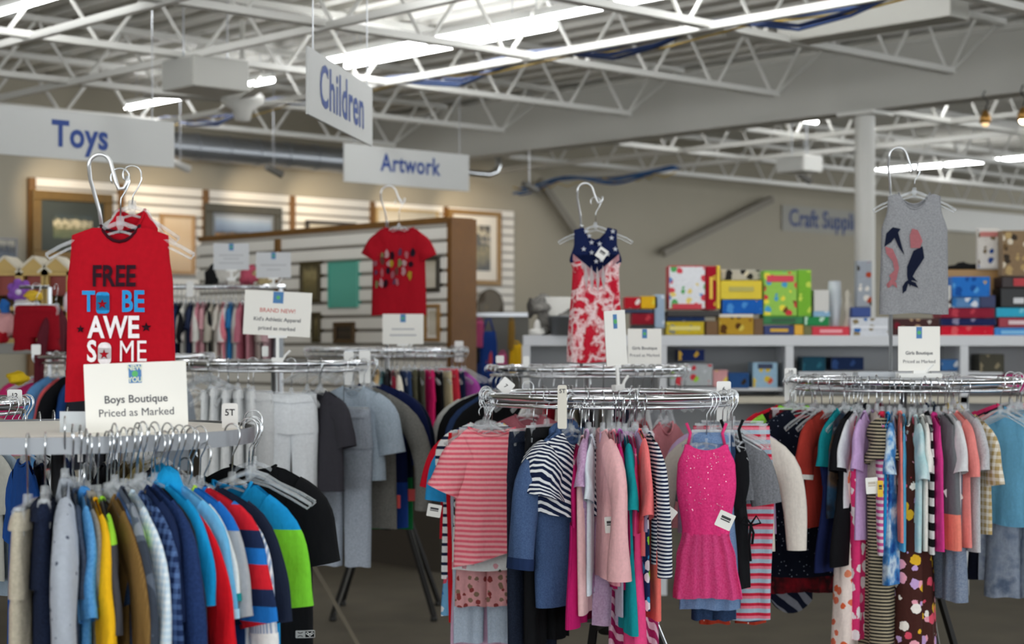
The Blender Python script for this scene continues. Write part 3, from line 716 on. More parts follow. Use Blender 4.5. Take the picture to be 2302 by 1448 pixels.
hang(B, 'tee', 'bright cyan blue hooded tee', P_('1597d4'), p=445, ws=.155, L=.40, sl=.16, T=.015, hood=P_('1597d4'), dz=.02)
hang(B, 'tee', 'bright red tee with long red sleeve tip', P_('cf1220'), p=464, ws=.16, L=.44, sl=.24, T=.013, dz=-.01, sdroop=-80)
hang(B, 'tee', 'icy pale blue tee right of the red tee', P_('a8d3ea'), p=474, ws=.145, L=.40, T=.012)
hang(B, 'tee', 'sky blue tee with a lighter turned cuff', P_('69b3df'), p=494, ws=.16, L=.42, sl=.19, T=.016, cuff=P_('a9d6ee'))
hang(B, 'tee', 'white raglan tee with teal cuff', P_('f0f1ee'), p=505, ws=.15, L=.42, sl=.15, T=.012, cuff=P_('178f92'))
hang(B, 'tee', 'blue tee with light grey sleeves and lime neckband', P_('1e6fc4'), p=532, ws=.16, L=.42, sl=.19, T=.016, ms=fab('b', '1e6fc4', 'a6a9ad', z0=-.085), mh=P_('b5e04a'))
hang(B, 'tee', 'navy tee with teal trim hanging under the grey sleeve', fab('b', '14203d', '12898c', z0=-.37), p=536, ws=.14, L=.44, T=.010, dz=-.06)
hang(B, 'tee', 'red, navy and blue colour-block polo', fab('b', 'd0202e', '16305f', z0=-.12), p=560, ws=.165, L=.42, sl=.21, T=.014, ms=fab('ss', '1c2a4c', 'd0202e', '1f73c4', s=3.4))
hang(B, 'long', 'white and blue brush-striped shirt with a folded white cuff', fab('v', 'e6e8ec', '8fa4c2', s=.35), p=576, ws=.165, L=.44, sl=.25, T=.014, cuff=P_('f4f4f2'))
hang(B, 'tee', 'dark navy tee left of the blue and lime raglan', P_('1a2236'), p=600, ws=.165, L=.42, sl=.21, T=.014)
hang(B, 'tee', 'yellow-edged blue swim shirt showing below the dark navy tee', fab('b', 'eab51e', '1e93d2', z0=-.33), p=598, ws=.15, L=.56, T=.016, dz=-.05)
hang(B, 'tee', 'blue raglan tee with bright lime green sleeve', P_('1590d0'), th=72, ws=.122, L=.46, sl=.175, T=.026, ms=fab('b', '1590d0', '79cf35', z0=-.10), rz=-28, a0=.078, ph=-64, sdroop=-84)
ob, cb = hang(B, 'tee', 'black athletic tee with a white logo patch at the hem', P_('0c0d10'), th=97, rz=-4, ws=.136, L=.52, sl=.14, T=.030, fold=.006, dz=.025, a0=.066, ph=-70, sdroop=-84)
# hem patch and small red logo on the black tee
def on_cloth(o, c, mb, nm, m, x, z, off=.003, drop=.11):
    q = c.decal(moved(mb, x, 0, z), off); return q.build(nm, m, o, loc=(0, 0, -drop))
def inv(o, px, py, drop=.11):
    """garment-local x,z of the point of O's plane seen at a pixel"""
    rz = o.rotation_euler.z; d = o.location.y
    for _ in range(6):
        p = at(px, py, d); q = Matrix.Rotation(-rz, 3, 'Z') @ (p-Vector(o.location)); d = d-(q.y+.02)/max(.3, math.cos(rz)) if abs(math.cos(rz)) > .3 else d
    return q.x, q.z+drop
x, z = inv(ob, 686, 1426); z = max(z, -.485)
pt = on_cloth(ob, cb, merge(MB().prism(rrect(.045, .018, .002, 2), 0, 0)), 'hem_patch', mat('patch white', 'e9e9e6', .7), x, z)
pb = MB(); pb.prism([(.001, -.007), (.021, -.007), (.021, .007), (.001, .007)], 0, 0); on_cloth(ob, cb, pb, 'patch_field', P_('0c0d10'), x, z, .0045)
lg = MB()
for s in (-1, 1):
    lg.add([(-.011+.007*math.cos(R_(t))*1.0, 0, s*(.0065-.0045*math.sin(R_(t)))) for t in range(20, 161, 20)]+[(-.011+.005*math.cos(R_(t)), 0, s*(.0072-.0030*math.sin(R_(t)))) for t in range(160, 19, -20)], [tuple(range(16))])
on_cloth(ob, cb, lg, 'logo_arcs', INK, x, z, .0048)
zz = MB()
for q in ((-1, .5), (0, -.5), (1, .5)):
    c4 = [(.011+q[0]*.005+.004, 0, q[1]*.004), (.011+q[0]*.005, 0, q[1]*.004+.004), (.011+q[0]*.005-.004, 0, q[1]*.004), (.011+q[0]*.005, 0, q[1]*.004-.004)]
    c5 = [(.011+q[0]*.005+(v[0]-.011-q[0]*.005)*.6, 0, q[1]*.004+(v[2]-q[1]*.004)*.6) for v in c4]
    zz.add(c4+c5, [(i, (i+1) % 4, 4+(i+1) % 4, 4+i) for i in range(4)])
on_cloth(ob, cb, zz, 'logo_diamonds', mat('patch white', 'e9e9e6', .7), x, z, .006)
x, z = inv(ob, 643, 1148); on_cloth(ob, cb, MB().prism(rrect(.014, .018, .001, 2), 0, 0), 'chest_logo', mat('logo red', 'a3242c', .7), x, z)
hang(B, 'pants', 'black athletic trousers with a pale side piping, behind the black tee', fab('p', '14161c'), th=104, rz=-2, ws=.13, L=.62, T=.02, dz=-.02, drop=.13)
# far side of the boys rack, seen through the hooks
for i, (px, c, lab) in enumerate(((30, '1d4c96', 'royal blue shirt on the far side of the boys rack at the left edge'), (75, '141c33', 'navy jacket on the far side of the boys rack behind the khaki trousers'), (160, '22345e', 'dark blue shirt on the far side of the boys rack behind the motif shirt'),
      (225, 'd9dadb', 'white shirt on the far side of the boys rack behind the yellow tee'), (285, '23242a', 'black shirt on the far side of the boys rack behind the brown corduroy'), (350, '8c7b52', 'olive tan shirt on the far side of the boys rack behind the plaids'),
      (400, '9a8a5a', 'mustard tan shirt on the far side of the boys rack behind the navy shirts'), (440, '2b2d36', 'charcoal shirt on the far side of the boys rack behind the red tee'))):
    hang(B, 'tee', lab, H_(c, c), p=px, back=True, ws=.14, L=.5)
# ------------------------------------------------------------------ girls rack
Gk = 'girls'
hang(Gk, 'tee', 'red tee outermost behind the coral striped tee', P_('d0142c'), th=-100, rz=6, ws=.165, T=.014, dz=-.005, sl=.15)
hang(Gk, 'long', 'white dress top with thin navy stripes behind the coral tee', fab('s', 'eef0f0', '1b2440', s=1.2, duty=.24), th=-94, rz=4, ws=.150, L=.58, sl=.10, T=.014)
hang(Gk, 'dress', 'light blue floral dress at the left of the middle rack', fab('f', '6fb3d8', 'd8546a', 'f0cf7a', 'e9eef0', '3f7fc0', s=.55), th=-97, rz=12, ws=.12, L=.72, bw=.17, waist=.38, ms=fab('f', '6fa9cf', 'd8546a', 'f0cf7a', 'e9eef0', '3f7fc0', s=.55))
hang(Gk, 'tee', 'bright blue tank behind the striped sleeve at left', P_('2c97d4'), th=-98, rz=10, ws=.155, L=.24, sl=.16, dz=-.03)
hang(Gk, 'pants', 'bright red trousers hanging under the coral tee', P_('c9101f'), th=-92, rz=4, ws=.135, L=.70, drop=.13, dz=-.02)
hang(Gk, 'dress', 'lilac long dress between the red trousers and the pink shorts', P_('c9a4bd'), th=-88, rz=0, ws=.105, L=.76, bw=.125, dz=-.06)
hang(Gk, 'pants', 'pale washed denim trousers lowest under the coral tee', fab('j', 'a9b8cb', 'c3cfdd'), th=-84, rz=0, ws=.118, L=.72, drop=.16, dz=-.02, T=.018)
hang(Gk, 'shorts', 'pink shorts with a rust flower print under the white spotted top', fab('f', 'dca0a2', '8f3c3a', 'dca0a2', 'dca0a2', '8a6f5b', s=.38), th=-80, rz=0, ws=.105, L=.64, drop=.11, dz=-.02, T=.02)
hang(Gk, 'tank', 'white top with pink and black fruit spots under the coral tee', fab('f', 'eff0f0', 'e7a9b4', 'eff0f0', '2a2a30', 'e7a9b4', 'eff0f0', s=.45), th=-76, rz=0, ws=.098, L=.50, bw=.13, dz=-.035, T=.02)
oc, cc = hang(Gk, 'tee', 'coral and pale pink striped tee facing forward with a slanting hem', fab('s', 'f46d80', 'ffb6ba', s=.62, duty=.5), th=-70, rz=-4, ws=.128, L=.47, sl=.15, T=.026, slant=.040, fold=.006, wn=.085, nf=.03, ds=.04, a0=.062, ph=-48, sdroop=-70, cuff=fab('s', 'f46d80', 'ffb6ba', s=.62, duty=.5))
tag_on(oc, 976, 1148, 6.2, .05, .045, 10)
hang(Gk, 'pants', 'dark indigo jeans at the left of the middle rack', fab('j', '141a28', '232c3f'), th=-38, ws=.13, L=.78, T=.022, drop=.12)
o_, c_ = hang(Gk, 'pants', 'black sport trousers with white piping beside the indigo jeans', P_('101114'), th=-31, ws=.13, L=.74, T=.022, drop=.11, ms=fab('p', '101114'))
k = MB(); k.tube([(.128, -.028, -.02), (.135, -.03, -.16), (.145, -.026, -.26), (.125, -.028, -.34)], .004, 6); k.build('white_piping', P_('e8e8e6'), o_, True, (0, 0, -.11))
hang(Gk, 'long', 'denim dress with navy and white striped hood and shoulder', fab('j', '3b527a', '4f678f'), th=-20, rz=38, ws=.125, L=.60, sl=.40, T=.042, fold=.010, hood=fab('j', '3b527a', '4f678f'), collar=fab('j', '374e74', '4a6188'), ms=fab('j', '40577f', '546c94'), cuff=fab('p', '22345a'), dz=.0, a0=.065, bw=.15)
hang(Gk, 'tee', 'navy and white striped cape top draped over the denim dress', fab('g', '14203f', 'e9ecee', s=.36, duty=.40), th=-19, rz=36, ws=.142, L=.26, T=.075, fold=.008, bw=.175, hem=-.03, dz=.006, sl=.10, a0=.088, ph=-66)
hang(Gk, 'dress', 'magenta dress seen as a narrow strip right of the denim dress', P_('c31d6b'), p=1283, ws=.12, L=.62, T=.016, dz=-.03)
hang(Gk, 'tank', 'blush pink tank with a pale bow, right of the magenta strip', P_('eec3c4'), p=1296, ws=.125, L=.60, T=.022, dz=-.01)
hang(Gk, 'tee', 'lilac ruffled blouse with a gathered front', fab('h', 'b58fb4', 'c9a8c8'), p=1306, ws=.135, L=.56, T=.020, sl=.10, fold=.010, freq=2)
hang(Gk, 'tee', 'icy white blue tee between lilac and light pink tops', P_('dbe5ee'), p=1322, ws=.13, L=.54, T=.012)
ol, _ = hang(Gk, 'long', 'light pink long-sleeved top, broad and plain', fab('p', 'f2bcbf'), p=1350, ws=.145, L=.50, sl=.44, T=.030, fold=.005, tw=16)
hang(Gk, 'tank', 'rose pink tank with clear straps right of the light pink top', P_('ee9fae'), p=1384, ws=.14, L=.52, T=.018)
tag_on(ol, 1371, 1180, 5.82, .034, .055, -4)
hang(Gk, 'tee', 'raspberry pink blouse with ruffled sleeves', P_('c01f66'), p=1392, ws=.145, L=.52, T=.016, fold=.008, freq=2.0)
hang(Gk, 'tank', 'violet and pale grey gym vest', fab('b', 'b763b4', 'b9b2c4', z0=-.42), p=1402, ws=.14, L=.62, T=.011)
hang(Gk, 'tdress', 'teal tunic with a pointed scarf hem', P_('158e95'), p=1416, ws=.145, L=.66, T=.018, sl=.17, ms=P_('13959c'))
hang(Gk, 'tank', 'grape purple vest under the raspberry blouse', P_('93174f'), p=1410, ws=.13, L=.46, T=.010, dz=-.03)
hang(Gk, 'dress', 'hot pink long jersey dress beside the coral tee', P_('ee4a87'), p=1436, ws=.14, L=.74, T=.020, fold=.007)
hang(Gk, 'tank', 'grey-lilac vest left of the coral short-sleeved tee', P_('b4a7c8'), p=1446, ws=.13, L=.34, T=.009)
hang(Gk, 'tee', 'coral pink short-sleeved tee with a loose sleeve', P_('fb7f80'), p=1456, ws=.145, L=.42, T=.016, sl=.21, a0=.06, sdroop=-76)
hang(Gk, 'tank', 'navy tank with bright tropical flowers below the coral tee', fab('f', '1b2a55', 'd06ab8', '8fd03f', 'f0e6ee', '3f9fd0', s=.8), p=1456, ws=.13, L=.60, T=.016)
hang(Gk, 'tank', 'salmon knotted-hem top behind the navy flower tank', P_('f2766c'), p=1476, ws=.13, L=.60, T=.016, dz=-.03)
hang(Gk, 'long', 'navy and white fine-striped long-sleeved tee', fab('s', '131f3f', 'e8ebee', s=.42, duty=.46), p=1488, ws=.15, L=.44, T=.020, sl=.42, fold=.006)
op, cp_ = hang(Gk, 'dress', 'hot pink sequinned dress with a tulle skirt facing forward', fab('h', 'e5327c', 'f0458b'), th=46, rz=-6, ws=.076, L=.54, T=.030, bw=.122, waist=.58, ms=fab('h', 'e13a80', 'ee5a96', sheer=.12), strap=P_('e8407f'), drop=.155, wn=.06, nf=.02, ds=.0, fold=.007, hk='arm', freq=1.5)
tag_on(op, 1497, 1160, 5.85, .05, .07, 38, code=False); o_t = tag_on(op, 1630, 1170, 5.75, .055, .055, 24)
sq = MB(); rr_ = random.Random(5)
for i in range(60):
    x, z = rr_.uniform(-.07, .07), rr_.uniform(-.24, -.03); sq.prism([(x+a, z+b) for a, b in circ(.0016, 6)], 0, 0)
cp_.decal(sq, .004).build('sequins', mat('sequin', 'ffd0e2', .15, .4), op, loc=(0, 0, -.155))
hang(Gk, 'skirt', 'blue chambray skirt under the pink tulle', fab('j', '6480aa', '7f99be'), th=49, rz=-4, ws=.07, L=.62, T=.022, bw=.108, drop=.12, dz=-.0, fold=.006)
hang(Gk, 'shorts', 'dark denim shorts lowest behind the chambray skirt', fab('j', '20324f', '2d4263'), th=52, rz=-2, ws=.072, L=.66, T=.02, drop=.125)
hang(Gk, 'pants', 'rust red trousers with white specks below the striped pair', fab('m', 'b03a26', 'e9cfc4', s=.5), th=86, rz=0, ws=.125, L=.71, T=.02, drop=.12)
hang(Gk, 'tee', 'grey heather tee behind the hot pink dress', H_('6c6e73', '808288'), th=66, ws=.105, L=.24, T=.014, sl=.17, rz=-12, dz=-.03)
obk, _ = hang(Gk, 'dress', 'black pinafore dress with a tie bow beside the pink dress', P_('111216'), th=54, off=.055, rz=-14, ws=.045, L=.52, T=.022, bw=.068, strap=P_('111216'), drop=.15)
k = MB()
for s in (-1, 1): k.tube([(.07, -.03, -.33), (.07+s*.02, -.035, -.30), (.07+s*.035, -.035, -.325), (.07, -.03, -.335)], .004, 6)
k.tube([(.07, -.032, -.333), (.065, -.034, -.40), (.07, -.034, -.46)], .005, 6); k.tube([(.07, -.032, -.333), (.08, -.034, -.36), (.075, -.034, -.40)], .005, 6)
k.build('tie_bow', P_('111216'), obk, True, (0, 0, -.11))
hang(Gk, 'skirt', 'long straight skirt with red, pale blue and pink stripes', fab('ss', 'cc2440', 'a8bfcf', 'e77f94', s=1.0), th=75, rz=-6, ws=.138, L=.70, T=.016, bw=.142, drop=.115, fold=.003)
hang(Gk, 'pants', 'dark blue jeans at the right of the middle rack', fab('j', '24395a', '33496b'), th=84, ws=.12, L=.72, T=.024, rz=-14, drop=.105)
hang(Gk, 'long', 'cream long-sleeved tee at the right end of the middle rack', P_('e2dad0'), th=92, rz=-10, ws=.150, L=.46, T=.018, sl=.40)
hang(Gk, 'tee', 'lavender tee outermost behind the cream long-sleeved tee', P_('cfb0d6'), th=100, rz=-6, ws=.170, L=.40, T=.016, sl=.14)
hang(Gk, 'tee', 'dusty pink sweatshirt with dark neck on the far side of the middle rack', fab('t', '8e4a55', 'b06a74'), th=-140, rz=0, ws=.145, L=.5, T=.03, dz=.03, wn=.05)
for i, (px, c, lab) in enumerate(((1300, '27303f', 'charcoal blue top on the far side of the middle rack behind the lilac blouse'), (1400, '6a1533', 'dark red top on the far side of the middle rack'), (1460, 'c25a62', 'salmon top on the far side of the middle rack near the striped tee'), (1540, 'd78a92', 'pale rose top on the far side of the middle rack behind the pink dress'), (1250, '7a3140', 'maroon top on the far side of the middle rack behind the denim dress'))):
    hang(Gk, 'tee', lab, P_(c), p=px, back=True, ws=.13)
hang(Gk, 'skirt', 'magenta and pink slanting-stripe skirt hanging at the bottom of the rack', fab('g', '9c1f58', 'dcb3c5', s=.7, duty=.42), th=8, rz=10, ws=.07, L=.80, T=.02, bw=.09, drop=.13)
hang(Gk, 'skirt', 'lilac lace skirt peeking out below the light pink top', fab('h', 'c0a0c2', 'd2b7d3'), th=4, rz=14, ws=.09, L=.66, T=.016, bw=.12, drop=.125)
# ------------------------------------------------------------------ right rack
Q = 'right'
def rr(kind, lab, m, px, **kw): return hang(Q, kind, lab, m, p=px, **kw)
hang(Q, 'tee', 'coral pink tee outermost at the left end of the right rack', P_('ee6f78'), th=-97, rz=8, ws=.17, L=.36, sl=.13, dz=.0)
hang(Q, 'tee', 'bright red tee behind the lime-trimmed top', P_('d81f36'), th=-90, rz=6, ws=.16, L=.40)
hang(Q, 'tee', 'black top with lime green shoulder trim', P_('15171b'), th=-82, rz=4, ws=.15, L=.50, T=.02, collar=P_('8fe03a'), mh=P_('8fe03a'), ms=fab('b', '9be24a', '15171b', z0=-.07))
hang(Q, 'dress', 'black dress with fine white dots at the left of the right rack', fab('m', '0d1322', '8b93a3', s=.35), th=-70, rz=6, ws=.13, L=.66, T=.03, sl=.16, bw=.17)
hang(Q, 'skirt', 'red skirt with a white scalloped hem showing below the dotted dress', fab('t', 'a01626', '2a1418', 'c62036'), th=-74, rz=6, ws=.12, L=.72, T=.02, bw=.14, drop=.12)
hang(Q, 'tank', 'navy and grey chevron top hanging lowest left on the right rack', fab('g', '151c30', '8d909b', s=1.2), th=-86, rz=10, ws=.09, L=.76, T=.02, hem=-.06, bw=.09)
rr('tee', 'rust red ringer tee with a white-trimmed sleeve', P_('9c3128'), 1800, ws=.16, L=.44, sl=.17, T=.018, cuff=P_('d9d6d0'), rz=48, e=.17)
rr('tee', 'teal tee collar peeking between rust and black tops', P_('13878f'), 1852, ws=.12, L=.30)
rr('dress', 'navy long dress right of the rust ringer tee', P_('16204a'), 1846, ws=.14, L=.60, T=.020)
rr('tank', 'dark multicolour print vest beside the navy dress', fab('t', '1c1a20', '5a4636', '2a4a66', '1c1a20'), 1862, ws=.135, L=.40, T=.012)
rr('tdress', 'black dress with a line of small white marks down its side', P_('0d0d11'), 1884, ws=.15, L=.58, T=.022, sl=.14)
rr('tee', 'white tee with cap sleeve next to the black dress', fab('p', 'dcdfe3'), 1892, ws=.15, L=.36, sl=.12, T=.013)
rr('dress', 'long white dress with orange coral flowers', fab('f', 'f6e6de', 'e4683f', 'f6e6de', 'ee8d6a', 'e9775a', s=.6), 1880, ws=.12, L=.92, T=.045, bw=.17, fold=.010, tw=14)
rr('dress', 'long hot pink dress with white daisies', fab('f', 'e63a78', 'f9ecf1', 'f3b9cd', 'f9ecf1', s=.85), 1905, ws=.13, L=.84, T=.034, bw=.16, tw=8)
rr('tee', 'lavender tee right of the daisy dress', P_('c5a3d2'), 1920, ws=.15, L=.48, sl=.13, T=.018)
rr('tdress', 'cream lace top dress with a black and sand striped skirt', fab('h', 'cdc3b3', 'dcd4c6'), 1948, ws=.125, L=.92, T=.055, bw=.21, tw=22, ms=fab('s', '2b2926', 'b3a78d', s=.42, duty=.42), waist=.28, fold=.008, sl=.10)
ot, _ = rr('tank', 'pink and white checked-stripe tank with two hanging tags', fab('s', 'd85c9b', 'f3e9f0', s=.8, duty=.5), 1963, ws=.14, L=.52, T=.036, tw=14, fold=.006, collar=P_('d02a4a'))
tag_on(ot, 1960, 1092, 6.35, .045, .06, -4, m2=mat('tag print', 'c9c0b0')); tag_on(ot, 1979, 1099, 6.34, .02, .06, 0, m=mat('yellow tag', 'ecc22a', .6))
rr('tank', 'bright blue tank between the striped tank and the tie-dye dress', P_('1e8fcf'), 1988, ws=.14, L=.50, T=.014)
rr('tdress', 'blue and white tie-dye dress with a flutter sleeve', fab('t', '1d4f9a', '4a8fd0', 'd5e8f4', '2a66b4', s=.6), 2003, ws=.15, L=.62, T=.02, sl=.13)
rr('tank', 'salmon tank left of the light blue tank', P_('f0857c'), 2020, ws=.14, L=.48, T=.014)
rr('tank', 'light aqua blue tank right of the salmon tank', P_('5fb4dc'), 2032, ws=.14, L=.50, T=.014)
rr('dress', 'long brown dress with big yellow, pink and white flowers', fab('f', '45241f', 'e6b52e', 'f0a7b8', 'f3ece4', 'c8a6d8', 'e0536a', 'f0a7b8', s=.8), 2056, ws=.12, L=.92, T=.055, bw=.20, fold=.010, tw=-10)
rr('tee', 'pale aqua tee with a wide printed sleeve', fab('t', '9cc9d2', 'cfe3e6', 'a9d3d8'), 2068, ws=.155, L=.50, T=.018, sl=.15)
rr('tee', 'plain white tee right of the pale aqua tee', P_('efece6'), 2088, ws=.15, L=.50, T=.015, sl=.12)
rr('tank', 'black and white broad-striped tank', fab('s', '121216', 'e6e6e6', s=2.0), 2098, ws=.13, L=.52, T=.012)
rr('tank', 'magenta pink tank with scooped armhole', P_('d63d8c'), 2118, ws=.145, L=.50, T=.018, collar=P_('c02f7c'))
og, _ = rr('tank', 'grey tank with a coral lower block', fab('b', '6f7276', 'f58a78', z0=-.37), 2140, ws=.14, L=.50, T=.026, tw=8)
tag_on(og, 2143, 1112, 6.42, .055, .06, -28)
rr('tee', 'white-grey tee right of the grey and coral tank', P_('dcdde0'), 2166, ws=.15, L=.48, T=.018, sl=.13)
rr('tee', 'salmon pink tee with loose short sleeve', P_('ee8d88'), 2184, ws=.155, L=.50, T=.018, sl=.15)
rr('shorts', 'blue-grey heather romper legs showing below the salmon tee', fab('h', '6f7c93', '8b96a8'), 2165, ws=.12, L=.66, T=.03, drop=.14)
rr('tee', 'light grey heather tee in the right half of the right rack', H_('b4b5ba', 'c4c5c9'), 2212, ws=.155, L=.52, T=.020, sl=.13)
rr('tee', 'tan and white plaid blouse beside the light blue top', fab('k', 'b39b6a', 'e6e1d6', s=.9), 2236, ws=.15, L=.44, T=.018, sl=.17)
hang(Q, 'shorts', 'grey marled romper at the right end of the right rack', fab('t', '5d6b82', '97a1b1', '77849a', s=.5), th=76, rz=-24, ws=.13, L=.72, T=.034, drop=.13)
hang(Q, 'tee', 'light blue lace-edged top at the right of the right rack', P_('78bfe6'), th=58, rz=-52, ws=.125, L=.46, T=.030, sl=.19, fold=.007, cuff=P_('9ad2ee'))
hang(Q, 'tee', 'red speckled blouse sleeve behind the light blue top', fab('t', 'c24a52', 'e39a9a', 'b23a44'), th=70, rz=-18, ws=.165, L=.40, T=.02, sl=.26)
hang(Q, 'dress', 'grey marled dress behind the light blue top', fab('t', '77839a', 'a4adbb', '8b96a8', s=.5), th=80, rz=-14, ws=.14, L=.68, T=.024, bw=.16)
hang(Q, 'dress', 'black and navy dress cut by the right frame edge', P_('0f1322'), th=86, rz=-6, ws=.155, L=.70, T=.028, bw=.2, sl=.2)
hang(Q, 'tee', 'hot pink tee outermost at the right edge', P_('e83a72'), th=98, rz=-4, ws=.165, L=.4, dz=.01)
for i, (px, c, lab) in enumerate(((1905, '1d2430', 'dark top on the far side of the right rack behind the lavender tee'), (1960, '8c1f38', 'wine red top on the far side of the right rack'), (2030, '20242e', 'black top on the far side of the right rack behind the salmon tank'), (2110, '24304a', 'navy top on the far side of the right rack behind the magenta tank'), (2180, 'b8a03c', 'mustard top on the far side of the right rack'))):
    hang(Q, 'tee', lab, P_(c), p=px, back=True, ws=.13)
k = MB(); p = at(2086, 1330, 7.0); k.tube([(0, 0, .46), (.004, .0, .2), (.01, 0, .06), (.05, -.02, .004)], .006, 6)
tag(k.build('red_cord', mat('red cord', 'a51d2c', .6), loc=(p.x, p.y, 0), smooth=True), 'thin red cord dangling to the floor under the right rack', 'cord')
# ------------------------------------------------------------------ rack with the white trousers
Wk = 'white'
for i, (px, lab) in enumerate(((425, 'white sheer garment leftmost behind the Boys Boutique card'), (450, 'white sheer garment second from the Boys Boutique card'), (478, 'white sheer garment third from the Boys Boutique card'), (508, 'white sheer garment behind the 5T divider'), (540, 'white sheer garment just right of the 5T divider'))):
    hang(Wk, 'pants', lab, P_('e3e5e6'), p=px, ws=.11, L=.5, T=.022, drop=.12, tw=22)
hang(Wk, 'pants', 'white cotton trousers, left of the pair facing forward', P_('dfe1e2'), th=-4, rz=4, ws=.088, L=.52, T=.024, drop=.135)
hang(Wk, 'pants', 'white cotton trousers facing forward on a wide clip hanger', P_('e9edf1'), th=17, rz=-6, ws=.112, L=.56, T=.026, drop=.14, fold=.006)
hang(Wk, 'tee', 'dark charcoal tee next to the white trousers', P_('3d3c43'), p=760, ws=.16, L=.44, T=.03, tw=10, sl=.16)
hang(Wk, 'pants', 'pale grey jogging trousers hanging low under the charcoal tee', H_('9ca5b2', 'b3bcc8'), th=50, rz=-18, ws=.13, L=.70, T=.03, drop=.2)
hang(Wk, 'tee', 'light blue-grey heather tee on the rack with the white trousers', H_('a3b3c2', 'b6c4d1'), th=58, rz=-22, ws=.15, L=.42, T=.034, sl=.21, a0=.07)
hang(Wk, 'long', 'olive grey long-sleeved sweatshirt on the rack with the white trousers', H_('6f6e69', '7f7e79'), th=70, rz=-14, ws=.145, L=.64, T=.03, sl=.52)
on, _ = hang(Wk, 'tee', 'navy and royal blue sports jersey with a red tag', fab('b', '101c44', '1c3f8a', z0=-.45), th=82, rz=-8, ws=.165, L=.66, T=.03, sl=.30)
tag_on(on, 889, 1128, 7.9, .045, .06, 0, m=mat('red white tag', 'd94a48', .6), code=False)
og2, _ = hang(Wk, 'tee', 'dark jersey with a green edge and white shoulder block', fab('b', '0e1a30', '12763c', z0=-.42), th=92, rz=-4, ws=.175, L=.66, T=.02, sl=.26, collar=P_('12763c'), cuff=P_('e9e9e4'))
tag_on(og2, 926, 1113, 8.0, .04, .055, 0, m=mat('red white tag', 'd94a48', .6), code=False)
hang(Wk, 'long', 'black jacket outermost behind the green-edged jersey', P_('14161a'), th=104, rz=0, ws=.185, L=.50, T=.02, sl=.34)
# ------------------------------------------------------------------ distant racks
def row(k, items, ws=.13, **kw):
    for px, kind, c, lab in items: hang(k, kind, lab, P_(c), p=px, ws=ws, **kw)
row('rear', [(842, 'tee', 'c8a878', 'tan shirt on the distant rack under the red t-shirt'), (857, 'tee', '4c7a80', 'teal grey shirt on the distant rack'), (872, 'tee', '1b1c20', 'black shirt left of the dark red one on the distant rack'),
    (886, 'tee', '8e2438', 'dark red shirt on the distant rack'), (900, 'long', 'e3dccd', 'cream long-sleeved shirt on the distant rack'), (922, 'pants', '2c3f66', 'blue trousers on the distant rack right of the cream shirt'), (938, 'pants', '55523f', 'olive trousers on the distant rack'),
    (954, 'pants', '4b4a3e', 'dark olive trousers beside the magenta pair'), (978, 'pants', 'd01f63', 'magenta trousers on the distant rack'), (1000, 'pants', '0c0c10', 'black trousers right of the magenta pair on the distant rack'),
    (1024, 'pants', 'c6b693', 'beige trousers on the distant rack'), (1036, 'pants', 'cf3346', 'thin red trousers beside the beige pair'), (1052, 'pants', '152040', 'navy trousers at the right of the distant rack'), (1072, 'tee', 'b04ea6', 'purple shirt at the right end of the distant rack')], L=.55, T=.022)
row('flag', [(1040, 'long', '2a3c60', 'denim jacket at the left end of the rack under the flag dress'), (1052, 'long', '0f1013', 'black sweatshirt at the left end of the rack under the flag dress')], L=.46)
hang('flag', 'long', 'pale grey jacket outermost left on the rack under the flag dress', P_('c9c9c4'), th=-92, rz=10, ws=.17, sl=.34)
hang('flag', 'long', 'black sweatshirt facing forward left of the size 7 divider', P_('101114'), th=-78, rz=8, ws=.15, sl=.34, T=.03)
row('flag', [(1170, 'tee', 'd9d9d6', 'white shirt on the flag dress rack beside the size 7 divider'), (1215, 'tank', 'a6182c', 'red top on the flag dress rack'), (1245, 'tank', 'cfcac0', 'cream top on the flag dress rack'), (1285, 'tank', '6a6350', 'olive top on the flag dress rack'),
    (1330, 'tank', '1b1a1e', 'black top on the flag dress rack'), (1370, 'tank', 'd8cdbb', 'sand top on the flag dress rack'), (1420, 'tank', '24283a', 'navy top on the flag dress rack'), (1470, 'tank', 'd9dadc', 'white top on the flag dress rack, right half'), (1520, 'tank', 'c2c6cb', 'pale grey top at the right end of the flag dress rack')], L=.4)
hang('back', 'tee', 'beige tee outermost left on the distant left rack', P_('a8a293'), th=-104, rz=6, ws=.19)
hang('back', 'tee', 'magenta pink tee on the distant left rack', P_('c92f6d'), th=-88, rz=4, ws=.17)
row('back', [(62, 'tee', '5f97cc', 'light denim blue tee on the distant left rack'), (92, 'tee', 'dd5e62', 'salmon tee on the distant left rack'), (112, 'long', '101116', 'black jacket on the distant left rack'), (140, 'tee', '1d4078', 'deep blue tee on the distant left rack'),
    (160, 'tee', '2a2d35', 'charcoal tee on the distant left rack'), (430, 'tee', '9aa2ac', 'grey tee at the right end of the distant left rack')], ws=.15, L=.46, T=.03)
row('twelve', [(20, 'tee', 'b0b0a8', 'grey tee on the size 12 rack'), (44, 'long', '8a9aa8', 'blue-grey shirt on the size 12 rack')], ws=.12)
